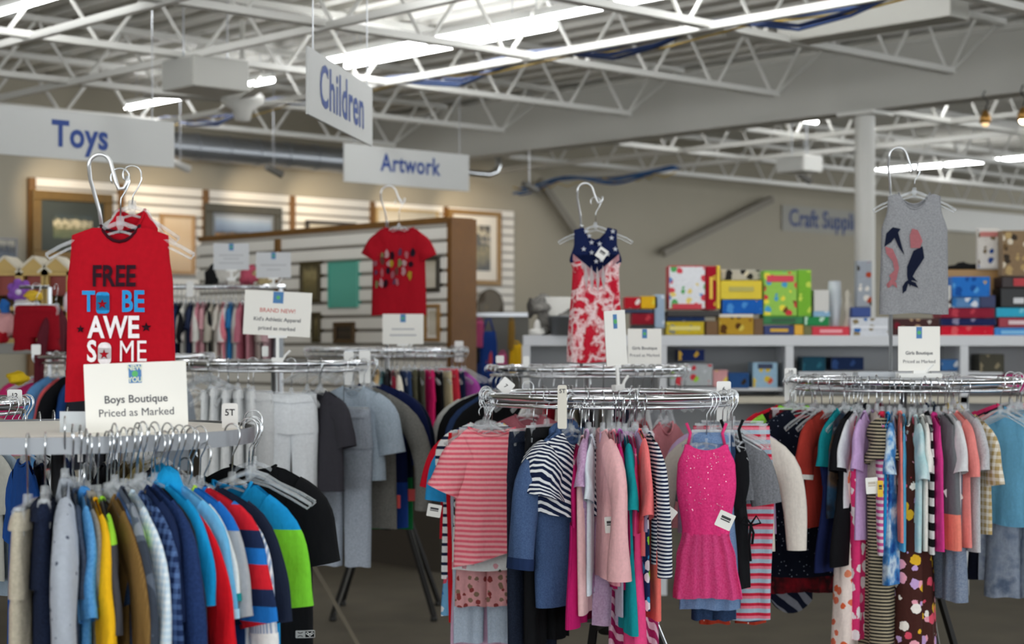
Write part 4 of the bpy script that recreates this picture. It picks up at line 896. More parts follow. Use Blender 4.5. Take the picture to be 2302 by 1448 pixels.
for k, ths, lab, g in (('back', [66, 72, 78, 84, 90, 96, 102, 110], 'empty chrome-hook hanger bunched at the right end of the distant left rack', 'empty hangers at the right end of the distant rack'),
                       ('back', [-64, -70, -76, -82, -90, -98, -108, -116], 'empty chrome-hook hanger bunched at the left end of the distant left rack', 'empty hangers at the left end of the distant rack'),
                       ('twelve', [74, 80, 86, 92, 98, 106], 'empty hanger crowded below the size 12 divider', 'empty hangers by the size 12 divider'),
                       ('rear', list(range(-80, 81, 8)), 'empty clear hanger along the front of the distant rack under the red t-shirt', 'empty hangers on the distant rack'),
                       ('flag', [-50, -44, -36, -28, 24, 30, 36, 42, 50, 58, 66, 74, 82], 'empty clear hanger on the rack under the flag dress', 'empty hangers on the flag dress rack'),
                       ('white', [-44, -30, -18, 26, 34, 88, 96], 'empty clear hanger on the rack with white trousers', 'empty hangers on the white trousers rack'),
                       ('girls', [-86, -80, -75, 60, 66, 72, 150, 165, 195, 210], 'empty clear hanger crowded on the middle rack', 'empty hangers on the middle rack'),
                       ('right', [-62, -55, -48, -40, 40, 48, 58, 140, 160, 180, 200, 220], 'empty clear hanger crowded on the right rack', 'empty hangers on the right rack'),
                       ('boys', [86, 92, 98, 160, 172, 184, 196], 'spare hanger on the steel-band rack', 'spare hangers on the steel-band rack')):
    empty_hangers(k, ths, lab, g)

# ------------------------------------------------------------------ displayed garments
def show(hp, kind, label, m, group=None, hw=.15, hd=.10, rz=0.0, back=False, **kw):
    hanger((hp.x, hp.y, hp.z+.008), rz, 'arm', hd, hw, hl(label, 'hanger displaying the'), 'hangers on tall display hooks')
    return garment((hp.x, hp.y, hp.z+.008), rz, kind, label, m, group, hd+.012, **kw)
RED = P_('b00a1e')
hp = cane('boys', 221, 4.02, RK['boys']['h'], H-(347-YH)/F*4.02)
od, cd = show(hp+Vector((-.003, 0, .02)), 'tank', 'red sleeveless tee lettered FREE TO BE AWESOME on a tall hook', RED, ws=.112, L=.405, T=.024, fold=.006, bw=.128, wn=.045, nf=.038, ds=.022, hw=.152, mh=P_('3a0c18'))
def letters(txt, px, py, size, m, bold=.012, xs=1.0):
    x, z = inv(od, px, py, .112); q = text_mb(txt, size, bold*size*2.2, 1.02, xs=xs)
    return cd.decal(moved(q, x, 0, z), .0045, .010).build('lettering', m, od, loc=(0, 0, -.112))
PX = 4.02/F
letters('FREE', 257, 623, .068, P_('2c1420'), xs=.72); letters('T', 200, 680, .066, P_('2d93d3'), xs=.72); letters('BE', 300, 680, .068, P_('2d93d3'), xs=.72)
letters('AWE', 257, 738, .070, P_('f3eef0'), xs=.76); letters('S', 207, 792, .068, P_('f3eef0'), xs=.72); letters('ME', 300, 792, .070, P_('f3eef0'), xs=.70)
def shape(poly, px, py, m, nm='print', off=.0045, o=None, c=None, dr=.112):
    o = o or od; c = c or cd; x, z = inv(o, px, py, dr); return c.decal(MB().prism([(a+x, b+z) for a, b in poly], 0, 0), off, .010).build(nm, m, o, loc=(0, 0, -dr))
shape(rrect(.031, .050, .008), 232, 681, P_('2d93d3'), 'letter_block'); shape(star(.012), 231, 684, RED, 'star', .006)
shape(rrect(.031, .052, .013), 236, 795, P_('f3eef0'), 'letter_block'); shape(star(.012), 235, 797, RED, 'star', .006)
shape(star(.010), 182, 740, P_('2c1420'), 'star'); shape(star(.012), 329, 736, P_('2c1420'), 'star'); shape(star(.006), 240, 612, RED, 'star', .006)
# its twin behind on the same hook
show(hp+Vector((.016, .04, .030)), 'tank', 'second red sleeveless tee tucked behind the lettered one', RED, ws=.060, L=.30, T=.016, bw=.08, wn=.03, hw=.09, hd=.07)

hp = cane('rear', 868, 9.85, RK['rear']['h'], H-(418-YH)/F*9.85, rr=.045, lean=.03, back=.06)
ort, crt = show(hp+Vector((-.02, 0, 0)), 'tee', 'plain red cap-sleeve tee with a small group print, hanging above the distant rack', P_('9c0a1c'), ws=.142, L=.50, T=.03, sl=.085, wn=.085, nf=.035, ds=.045, a0=.062, ph=-48, sdroop=-64, bw=.150, hw=.12, hd=.13)
rnd = random.Random(3)
for i in range(26):
    c = ['c9b23a', '8fa06a', 'd8b8bd', '3a1a28', '6a4a6a', 'c98088', '2a2030', 'b0707c', '7a4a42', 'd0a8ae'][i % 10]
    n_ = rnd.randint(5, 8); poly = [(rnd.uniform(.008, .022)*math.cos(2*math.pi*q/n_)*.8, rnd.uniform(.012, .034)*math.sin(2*math.pi*q/n_)) for q in range(n_)]
    shape(poly, 845+(i % 7)*13+rnd.uniform(-5, 5), 572+(i//7)*21+rnd.uniform(-6, 6), P_(c), 'print_patch', .005+.0002*i, ort, crt, .142)
hp = cane('flag', 1308, 7.9, RK['flag']['h'], H-(412-YH)/F*7.9, rr=.036, lean=.02, back=.06)
ofl, cfl = show(hp+Vector((-.018, 0, 0)), 'dress', 'stars and stripes tie-dye dress, navy above and red below, on a tall hook', P_('14204a'), ws=.098, L=.615, T=.034, bw=.128, waist=.26, ms=fab('t', 'c3172e', 'c9203a', 'f2dcdc', 'c3172e', 'cf2a3e', s=.6), wn=.052, nf=.085, nb=.055, ds=.012, hw=.15, hd=.105, fold=.005)
for px, py in ((1318, 520), (1330, 545), (1312, 560), (1330, 568), (1348, 548), (1375, 535), (1383, 560), (1366, 572), (1352, 585), (1340, 588), (1325, 530), (1378, 520)):
    shape(star(.013), px, py, P_('e9ecf2'), 'star', .006, ofl, cfl, .117)
shape([(-.10, .03), (.10, .03), (0, -.055)], 1340, 588, P_('14204a'), 'navy_point', .0045, ofl, cfl, .117)
for sg in (-1, 1): shape([(0, -.055), (sg*.105, .035), (sg*.105, .005), (0, -.09)][::sg], 1340, 588, fab('t', 'f0e4e4', 'e0a0a8', 'f6f0f0'), 'tie_dye_band', .0055, ofl, cfl, .117)
for q in (-26, -13, 0, 13, 26): shape([(0, .06), (.012, .0), (.004, -.06), (-.008, 0)], 1342+q, 630-abs(q)*.3, P_('f3e6e6'), 'tie_dye_ray', .006, ofl, cfl, .117)
tag_on(ofl, 1353, 570, 7.82, .045, .05, 35)
hp = cane('right', 2010, 6.9, RK['right']['h'], H-(332-YH)/F*6.9, rr=.036, lean=.02, back=.06)
ogt, cgt = show(hp+Vector((.0, 0, 0)), 'tank', 'heather grey tank top printed with two mermaids on a tall hook', H_('85868a', '97989b'), ws=.105, L=.48, T=.028, bw=.138, wn=.062, nf=.065, nb=.045, ds=.012, hw=.145, hd=.085, fold=.005)
NV, PK = P_('232a44'), P_('d98b92')
def mer(px, py, pts, m): shape([((a)/F*6.87, -(b)/F*6.87) for a, b in pts], px, py, m, 'mermaid_print', .005, ogt, cgt, .097)
mer(2010, 545, [(-22, 10), (-18, -20), (-4, -34), (14, -30), (8, -22), (14, 0), (22, 28), (10, 12), (0, -10), (-8, 0)], NV)
mer(2012, 590, [(-22, -36), (-6, -30), (4, -6), (8, 12), (2, 40), (-6, 44), (-14, 30), (-2, 18), (-6, -2), (-20, -20)], PK)
mer(2058, 540, [(-12, 18), (-14, -10), (-8, -26), (4, -22), (14, 2), (8, 18)], PK)
mer(2052, 600, [(20, -46), (24, -20), (4, 10), (-2, 22), (8, 34), (-4, 30), (-8, 46), (-14, 22), (-14, 0), (0, -36)], NV)
mer(2040, 634, [(0, -4), (16, 2), (22, 14), (8, 8), (0, 4), (-4, 20), (-12, 26), (-12, 10), (-6, 0)], NV)
mer(2004, 632, [(0, -6), (10, 4), (12, 16), (2, 8), (-8, 16), (-12, 8), (-4, -2)], PK)
# ------------------------------------------------------------------ hanging signs
SIGNW = mat('white sign board', 'c2c3c0', .6)
def hang_sign(label, right_px, top_y, d, w, h, yaw, text, size, tx, tz, bold=.01, slant=0.0, xs=.85, spacing=1.05, centred=False):
    p = at(right_px, top_y, d); q = p+Vector((math.cos(yaw), math.sin(yaw), 0))*(-w/2)
    o = thing('hanging_sign', label, 'sign', (q.x, q.y, q.z-h/2), yaw)
    m = MB(); m.box((0, 0, 0), (w, .012, h)); m.build('board', SIGNW, o, bevel=.002)
    t = moved(text_mb(text, size, bold*size*2, spacing, xs=xs), tx, -.0075, tz); t.build('lettering', NAVYINK, o)
    for x in (-w*.42, w*.42): r = MB(); r.tube([(x, 0, h/2), (x, 0, DECK-(q.z-h/2))], .003, 5); r.build('hanging_wire', STEEL, o)
    return o
hang_sign('large hanging sign reading Toys at upper left', 391, 275, 11.4, 2.05, .30, YB, 'Toys', .225, .34, -.0, .016)
hang_sign('small hanging sign reading Artwork above the red cap-sleeve tee', 1054, 349, 14.8, 1.34, .31, YB, 'Artwork', .20, .02, .02, .012)
a = at(690, 120, 7.6); b_ = at(835, 197, 8.85); yw = math.atan2(b_.y-a.y, b_.x-a.x)
hang_sign('hanging sign reading Children, seen at a steep angle', 835, 197, 8.85, (b_-a).length, .30, yw, 'Children', .27, .0, .0, .010, xs=.88)
o = thing('wall_lettering', 'navy lettering reading Craft Supplies on the far wall left of the column', 'sign', tuple(onwall(1862, .03)[:2])+(H-(498-YH)/F*onwall(1862).y,), YB)
text_mb('Craft Supplies', .34, .006, xs=.95).build('lettering', mat('faded navy lettering', '3f5183', .7), o)
k = MB(); k.box((0, .012, 0), (2.1, .01, .36)); k.build('board', mat('pale grey board', 'a5a39b', .8), o)

# ------------------------------------------------------------------ sign cards on the racks
LOGOB = mat('logo blue', '4a7fb5', .6); LOGOG = mat('logo green', '57b368', .6)
def card(label, cx, cy, d, wpx, hpx, yaw=0.0, lines=(), logo=True, stem=None, roll=0.0, m=CARD, txt=.17, base=True, logoy=.36, logo_w=None):
    p = at(cx, cy, d); w = wpx/F*d/max(.3, math.cos(yaw)); h = hpx/F*d
    o = thing('sign_card', label, 'sign', p, yaw)
    R2 = (0, roll, 0)
    k = MB(); k.prism(rrect(w, h, .002, 2), -.0015, .0015); c = k.build('card', m, o, rot=R2)
    if logo:
        lw, lh = (logo_w or w*.13), h*.26
        k = MB(); k.box((0, -.0022, h*logoy), (lw, .001, lh)); g = k.build('logo', LOGOB, c)
        k = MB(); k.prism([(x, z+h*logoy) for x, z in circ(lh*.17, 14)], -.0035, -.0028); k.build('logo_dot', LOGOG, g)
        if d < 5:
            for t, dz in (('NEW', .085), ('YOU', -.085)): moved(text_mb(t, h*.098, .0006, xs=.95), 0, -.0032, h*(logoy+dz)).build('logo_lettering', mat('logo cream', 'd9dfc9', .6), g)
    for t, dz, sz, mm in lines:
      if t[0] == '#': k = MB(); k.box((0, -.0022, h*dz), (w*float(t[1:]), .0008, h*sz*.35)); k.build('faint_print', mat('faint grey print', 'b4b5b8', .7), c)
      else: moved(text_mb(t, h*sz, 0.0003), 0, -.0026, h*dz).build('lettering', mm, c)
    if base:
        zb = -h/2-(stem or .03); k = MB(); k.box((0, .0, -h/2-.004), (w*.28, .014, .012)); k.box((0, 0, (zb-h/2)/2), (.014, .006, abs(zb+h/2))); k.build('stem', WHITEP, o)
        k = MB(); k.box((0, 0, zb-.008), (.05, .024, .024)); k.tube([(.02, 0, zb-.01), (.035, 0, zb+.015), (.055, 0, zb+.035)], .006, 6); k.build('clip_base', WHITEP, o)
    return o
DI = mat('grey ink', '55555a', .7); RI = mat('red ink', 'd07a70', .7)
o = card('white Boys Boutique card standing on the near rack', 306, 894, 3.92, 230, 158, lines=(('Boys Boutique', -.02, .155, DI), ('Priced as Marked', -.21, .155, DI)), roll=R_(-2.2), base=False, logo_w=.0285, logoy=.34)
k = MB(); k.box((-.02, .02, -.085), (.26, .07, .006)); k.box((-.10, .03, -.06), (.16, .004, .055)); k.build('acrylic_base', clear_plastic('acrylic', 'cfd6da', .35, .08), o)
k = MB(); k.box((-.125, -.005, -.11), (.010, .006, .07)); k.build('stem', WHITEP, o)
card('white card on a tall stem above the rack with white trousers', 624, 705, 7.62, 151, 100, lines=(('BRAND NEW!', .06, .13, RI), ("Kid's Athletic Apparel", -.14, .12, DI), ('priced as marked', -.34, .12, DI)), stem=.10, roll=R_(3), logo_w=.045)
card('white card below the red cap-sleeve tee on the distant rack', 906, 740, 9.6, 92, 68, lines=(('#.55', .0, .13, DI), ('#.65', -.2, .13, DI)), stem=.03)
card('tilted glossy card turned sideways on the middle rack stem', 1384, 760, 6.85, 62, 124, yaw=R_(-0), lines=(), m=mat('glossy card', 'dcdad2', .15), roll=0, stem=.08, logo_w=.020, logoy=.30).rotation_euler = (0, R_(-4), R_(38))
card('cream card on the rack under the flag dress, behind the glossy card', 1449, 779, 7.8, 76, 80, lines=(('Girls Boutique', -.05, .12, DI), ('Priced as Marked', -.25, .12, DI)), stem=.04, logo_w=.022)
card('cream Girls Boutique card on the right rack below the grey tank top', 2066, 784, 6.8, 94, 100, lines=(('Girls Boutique', -.10, .105, DI), ('Priced as Marked', -.29, .105, DI)), stem=.008, logo_w=.022)
card('pale card on the high rail, left of two', 520, 577, 10.9, 80, 60, lines=(('#.7', .05, .12, DI), ('#.45', -.08, .12, DI), ('#.7', -.24, .12, DI)), stem=.05, m=mat('bluish card', 'cfd1d3', .6))
card('pale card in a grey frame on the high rail, right of two', 615, 596, 10.9, 78, 58, lines=(('#.75', .0, .12, DI), ('#.4', -.18, .12, DI)), stem=.04, m=mat('bluish card', 'cfd1d3', .6))
# size dividers on the rails
def divider(label, px, py, d, w, h, text, tsz=.018, yaw=0.0, roll=0.0, tz=.25, m=WHITEP):
    p = at(px, py, d); o = thing('size_divider', label, 'size divider', p, yaw, None)
    k = MB(); k.prism(rrect(w, h, .006, 3), -.002, .002); k.build('plate', m, o, rot=(0, roll, 0))
    if text: t = moved(text_mb(text, tsz, .0004), 0, -.003, h*tz); t.build('lettering', INK, o, rot=(0, roll, 0))
    return o
divider('white 5T size divider at the right end of the steel-band rack', 517, 942, 4.15, .038, .075, '5T', .022, tz=.2)
divider('white 12 size divider at the left edge', 33, 893, 5.45, .046, .048, '12', .021, tz=.1)
divider('tilted white 7 size divider on the left of the middle rack', 1137, 868, 6.45, .052, .052, '7', .020, roll=R_(40), tz=.0)
divider('narrow cream 5T size divider hanging on the front of the middle rack', 1264, 915, 5.96, .032, .15, '5T', .02, tz=.36, m=mat('cream plastic', 'dcd8cc', .5))
divider('white 6 size divider at the right end of the middle rack', 1627, 902, 6.32, .052, .145, '6', .022, tz=.30)
divider('white 10 size divider at the left end of the right rack', 1777, 865, 7.02, .048, .135, '10', .02, tz=.38)
divider('white divider, left of two at the right end of the rack with white trousers', 784, 828, 7.98, .044, .155, '', .02)
divider('white divider, right of two at the right end of the rack with white trousers', 820, 825, 7.95, .052, .150, '', .02)
divider('small white divider, left of two on the rack under the flag dress', 1124, 808, 8.05, .038, .035, '', .018)
divider('narrow white divider, right of two on the rack under the flag dress', 1183, 832, 7.8, .028, .125, '', .015)
divider('white divider at the right end of the distant rack', 1032, 790, 10.0, .05, .12, '', .02)
divider('plain white divider over the bunched hangers at left', 81, 786, 8.45, .045, .05, '', .02)
divider('white divider low on the rack with white trousers by the red tee', 596, 790, 8.2, .03, .05, '', .02)
divider('blue-white divider standing on the high rail near the red tee', 427, 650, 10.95, .045, .10, '', .02)
# tray of loose clips on the right rack
k = MB(); k.box((0, 0, .012), (.15, .10, .024)); p = at(1965, 832, 6.9)
tag(k.build('plastic_tray', clear_plastic('tray plastic', 'c3c9cf', .3, .15), loc=(p.x, p.y, RK['right']['h']+.014), bevel=.004), 'clear plastic tray lying on the right rack beside the Girls Boutique card', 'tray')
p = at(2066, 834, 6.8); k = MB(); k.box((0, 0, .009), (.17, .05, .018)); tag(k.build('card_base', WHITEP, loc=(p.x, p.y, RK['right']['h']+.014), bevel=.003), 'white base block under the Girls Boutique card', 'sign base')

# ------------------------------------------------------------------ framed art
def art(kind):
    key = ('art', kind)
    if key in _MC: return _MC[key]
    m = bpy.data.materials.new('picture_'+kind); m.use_nodes = True; nt = m.node_tree; L = nt.links; N = nt.nodes.new; b = nt.nodes['Principled BSDF']; b.inputs['Roughness'].default_value = .35
    tc = N('ShaderNodeTexCoord'); sep = N('ShaderNodeSeparateXYZ'); L.new(tc.outputs['Generated'], sep.inputs[0])
    nz = N('ShaderNodeTexNoise'); nz.inputs['Scale'].default_value = 6; nz.inputs['Detail'].default_value = 5; L.new(tc.outputs['Generated'], nz.inputs['Vector'])
    ad = N('ShaderNodeMath'); ad.operation = 'MULTIPLY_ADD'; L.new(nz.outputs['Fac'], ad.inputs[0]); L.new(sep.outputs['Z'], ad.inputs[2])
    stops = {'marsh': (.16, [(0, '6b3a1c'), (.22, '8a5a22'), (.42, 'a9741f'), (.52, '3b3c3e'), (.58, '6f7f96'), (.8, '8ea0b5'), (1, 'a9b1ba')]),
             'house': (.9, [(0, '4c5a3a'), (.55, '6d6a44'), (.75, 'd8cba6'), (.95, '3f4638'), (1.2, '2f3a3a')]),
             'pale': (.25, [(0, 'cfae85'), (.4, 'd9bd97'), (.7, 'd2b48c'), (1, 'dcc4a2')]),
             'figures': (1.0, [(0, '3a3a34'), (.6, '8a7f5a'), (.85, '35363a'), (1.05, 'c9bda0'), (1.3, '4a4436')]),
             'teal': (.05, [(0, '59b09c'), (.5, '62b8a4'), (1, '5db39f')]),
             'olive': (.7, [(0, '5d5538'), (.6, '7a6d45'), (.9, 'a5966a'), (1.2, '564d31')]),
             'dark': (.5, [(0, '2c241c'), (.5, '3f3226'), (.8, '1f1a16'), (1, '5a4a36')]),
             'cream': (.4, [(0, 'cfc6b4'), (.5, 'd9d1c0'), (1, 'bdb39d')]),
             'night': (.8, [(0, '3c4454'), (.4, '6c7683'), (.8, '2d3440'), (1.2, 'b9b2a0')])}[kind]
    ad.inputs[1].default_value = stops[0]; off = N('ShaderNodeMath'); off.operation = 'SUBTRACT'; off.inputs[1].default_value = stops[0]/2; L.new(ad.outputs[0], off.inputs[0])
    r = N('ShaderNodeValToRGB'); e = r.color_ramp.elements; st = stops[1]; mxp = max(1, st[-1][0])
    while len(e) < len(st): e.new(.5)
    for i, (p, c) in enumerate(st): e[i].position = p/mxp; e[i].color = lin(c)
    L.new(off.outputs[0], r.inputs[0]); L.new(r.outputs[0], b.inputs['Base Color']); _MC[key] = m; return m
def frame_thing(o_loc, yaw, w, h, label, kind, fcol='5a3d1a', fw=.05, mat_w=0.0, matc='e6e1d4', name='framed_picture', cat='picture'):
    o = thing(name, label, cat, o_loc, yaw)
    k = MB(); t = fw
    for c, s in (((0, 0, h/2-t/2), (w, .04, t)), ((0, 0, -h/2+t/2), (w, .04, t)), ((-w/2+t/2, 0, 0), (t, .04, h-2*t)), ((w/2-t/2, 0, 0), (t, .04, h-2*t))): k.box(c, s)
    k.build('frame', mat('frame '+fcol, fcol, .4, .15, var=.2, vscale=20), o, bevel=.006)
    if mat_w: k = MB(); k.box((0, .006, 0), (w-2*t, .008, h-2*t)); k.build('mount', mat('mount '+matc, matc, .8), o)
    k = MB(); k.box((0, .0, 0), (w-2*t-2*mat_w, .008, h-2*t-2*mat_w)); k.build('painting', art(kind), o); return o
def wall_frame(x0, x1, y0, y1, label, kind, **k):
    a = onwall(x0, .075); b = onwall(x1, .075); p = (a+b)/2; d = p.y; h = (y1-y0)/F*d
    return frame_thing((p.x, p.y, H-((y0+y1)/2-YH)/F*d), YB, (b-a).length, h, label, kind, **k)
wall_frame(72, 252, 432, 588, 'large gold-framed landscape with a dark mount behind the red sleeveless tee', 'house', fcol='6f5420', fw=.09, mat_w=.13, matc='3c4340')
wall_frame(360, 438, 482, 617, 'pale buff print in a thin tan frame right of the red sleeveless tee', 'pale', fcol='b08a5c', fw=.035)
wall_frame(460, 632, 462, 590, 'dark-framed marsh landscape with blue-grey sky on the back wall', 'marsh', fcol='4a4536', fw=.09, mat_w=.04, matc='8d9296')
wall_frame(688, 800, 498, 600, 'thin black frame half hidden behind the slatwall partition', 'cream', fcol='2a221a', fw=.035)
wall_frame(845, 985, 470, 560, 'pale print behind the hanger of the red cap-sleeve tee', 'cream', fcol='c2a878', fw=.03)
wall_frame(1008, 1126, 473, 641, 'gold-framed painting of dark figures with a wide white mount', 'figures', fcol='8c6a34', fw=.06, mat_w=.11, matc='e8e3d8')
p = onwall(1098, .17); o = thing('decorative_plate', 'round patterned plate standing against the slatwall right of the oak post', 'plate', (p.x, p.y, H-(690-YH)/F*p.y), YB)
k = MB(); k.lathe([(0, .0), (.12, .0), (.21, .03), (.215, .035), (.12, .012), (0, .012)], 28); pl = k.build('plate', fab('f', '7a7266', '5d5448', 'b3a891', '8d8069', s=3.0), o, True); pl.rotation_euler = (R_(90), 0, 0)
k = MB(); k.bar((-.1, -.06, -.20), (.1, -.06, -.20), .02, .02); k.tube([(0, .05, -.2), (0, .06, .05)], .008, 6); k.build('easel', BLACKM, o)
wall_frame(-14, 38, 535, 610, 'small colourful poster at the left frame edge', 'night', fcol='8d8d90', fw=.02)
def on_part(px, py):
    """point on the left face of the partition"""
    kx = (px-CX)/F; n = -RB; q = pr+n*.07; t = (kx*q.y-q.x)/(RA.x-kx*RA.y); r = q+RA*t; return Vector((r.x, r.y, H-(py-YH)/F*r.y))
def part_frame(x0, x1, y0, y1, label, kind, **k):
    a = on_part(x0, y0); b = on_part(x1, y0); p = (a+b)/2; d = p.y
    return frame_thing((p.x, p.y, H-((y0+y1)/2-YH)/F*d), YA+math.pi, (Vector((b.x-a.x, b.y-a.y, 0))).length, (y1-y0)/F*d, label, kind, **k)
part_frame(677, 722, 588, 681, 'olive-brown framed picture on the partition left of the teal canvas', 'olive', fcol='4b4024', fw=.03)
part_frame(741, 807, 587, 692, 'plain teal canvas on the slatwall partition', 'teal', fcol='5fae9c', fw=.006, name='canvas_picture')
part_frame(752, 799, 724, 772, 'small dark picture in a brown frame below the teal canvas', 'dark', fcol='5a4326', fw=.03)
part_frame(703, 722, 702, 770, 'narrow olive frame low on the partition left of the teal canvas', 'olive', fcol='4b4024', fw=.03)
part_frame(950, 990, 576, 657, 'cream print in a dark frame on the partition right of the red cap-sleeve tee', 'cream', fcol='3c362c', fw=.03)
part_frame(955, 990, 684, 768, 'cream and navy print in a tan frame low on the partition', 'cream', fcol='a07a48', fw=.025, mat_w=.02)

# ------------------------------------------------------------------ shelf unit along the right with games
SY = 10.7
def SX(px, d=SY): return (px-CX)/F*d
SHP = mat('white shelf laminate', 'd3d5d8', .5)
ZT_ = H-(754-YH)/F*SY; th_ = .066; dp = .42
o = thing('shelf_unit', 'long white shelf unit packed with games and toys along the right', 'shelf', (SX(1176), SY, 0))
Ltot = SX(2420)-SX(1176)
k = MB(); k.box((Ltot/2, dp/2, ZT_-th_/2), (Ltot, dp, th_)); k.build('top_shelf', SHP, o, bevel=.004)
z2 = H-(892-YH)/F*SY
k = MB(); k.box((Ltot/2, dp/2, z2-.02), (Ltot, dp, .04)); k.build('middle_shelf', mat('cream shelf', 'c9c2b0', .5), o)
k = MB(); k.box((Ltot/2, dp/2, .52), (Ltot, dp, .04)); k.build('lower_shelf', SHP, o)
for px in (1183, 1490, 1775, 2168, 2412): k = MB(); k.box((SX(px)-SX(1176), dp/2, (ZT_-th_)/2), (.05, dp, ZT_-th_)); k.build('divider_panel', SHP, o)
k = MB(); k.box((Ltot/2, dp+.01, (ZT_+.5)/2), (Ltot, .02, ZT_-.5)); k.build('back_panel', mat('grey back panel', 'a2a4a6', .7), o)

def coverm(c, *more, s=1.0): return fab('f', c, *more, s=s*2.0) if more else mat('print '+c, c, .45, var=.08, vscale=10)
def box_on(label, x0, x1, y0, y1, c, art=None, d=SY+.03, dep=.2, side=None, band=None, name='game_box', cat='box', sit=True, group='boxes on the shelf unit', yaw=0.0):
    w = (x1-x0)/F*d; h = (y1-y0)/F*d; z = H-(y1-YH)/F*d
    o = thing(name, label, cat, ((((x0+x1)/2)-CX)/F*d, d, z), yaw, group)
    k = MB(); k.box((0, dep/2, h/2), (w, dep, h)); k.build('carton', mat('carton '+(side or c), side or c, .5), o, bevel=.004)
    if art:
        k = MB(); k.box((0, -.002, h/2), (w*.96, .004, h*.94)); k.build('cover_print', coverm(c, *art, s=.42), o)
    if band:
        bc, bz, bh, bw = band; k = MB(); k.box((0, -.005, h*bz), (w*bw, .003, h*bh)); k.build('title_band', mat('title band '+bc, bc, .5), o)
    return o
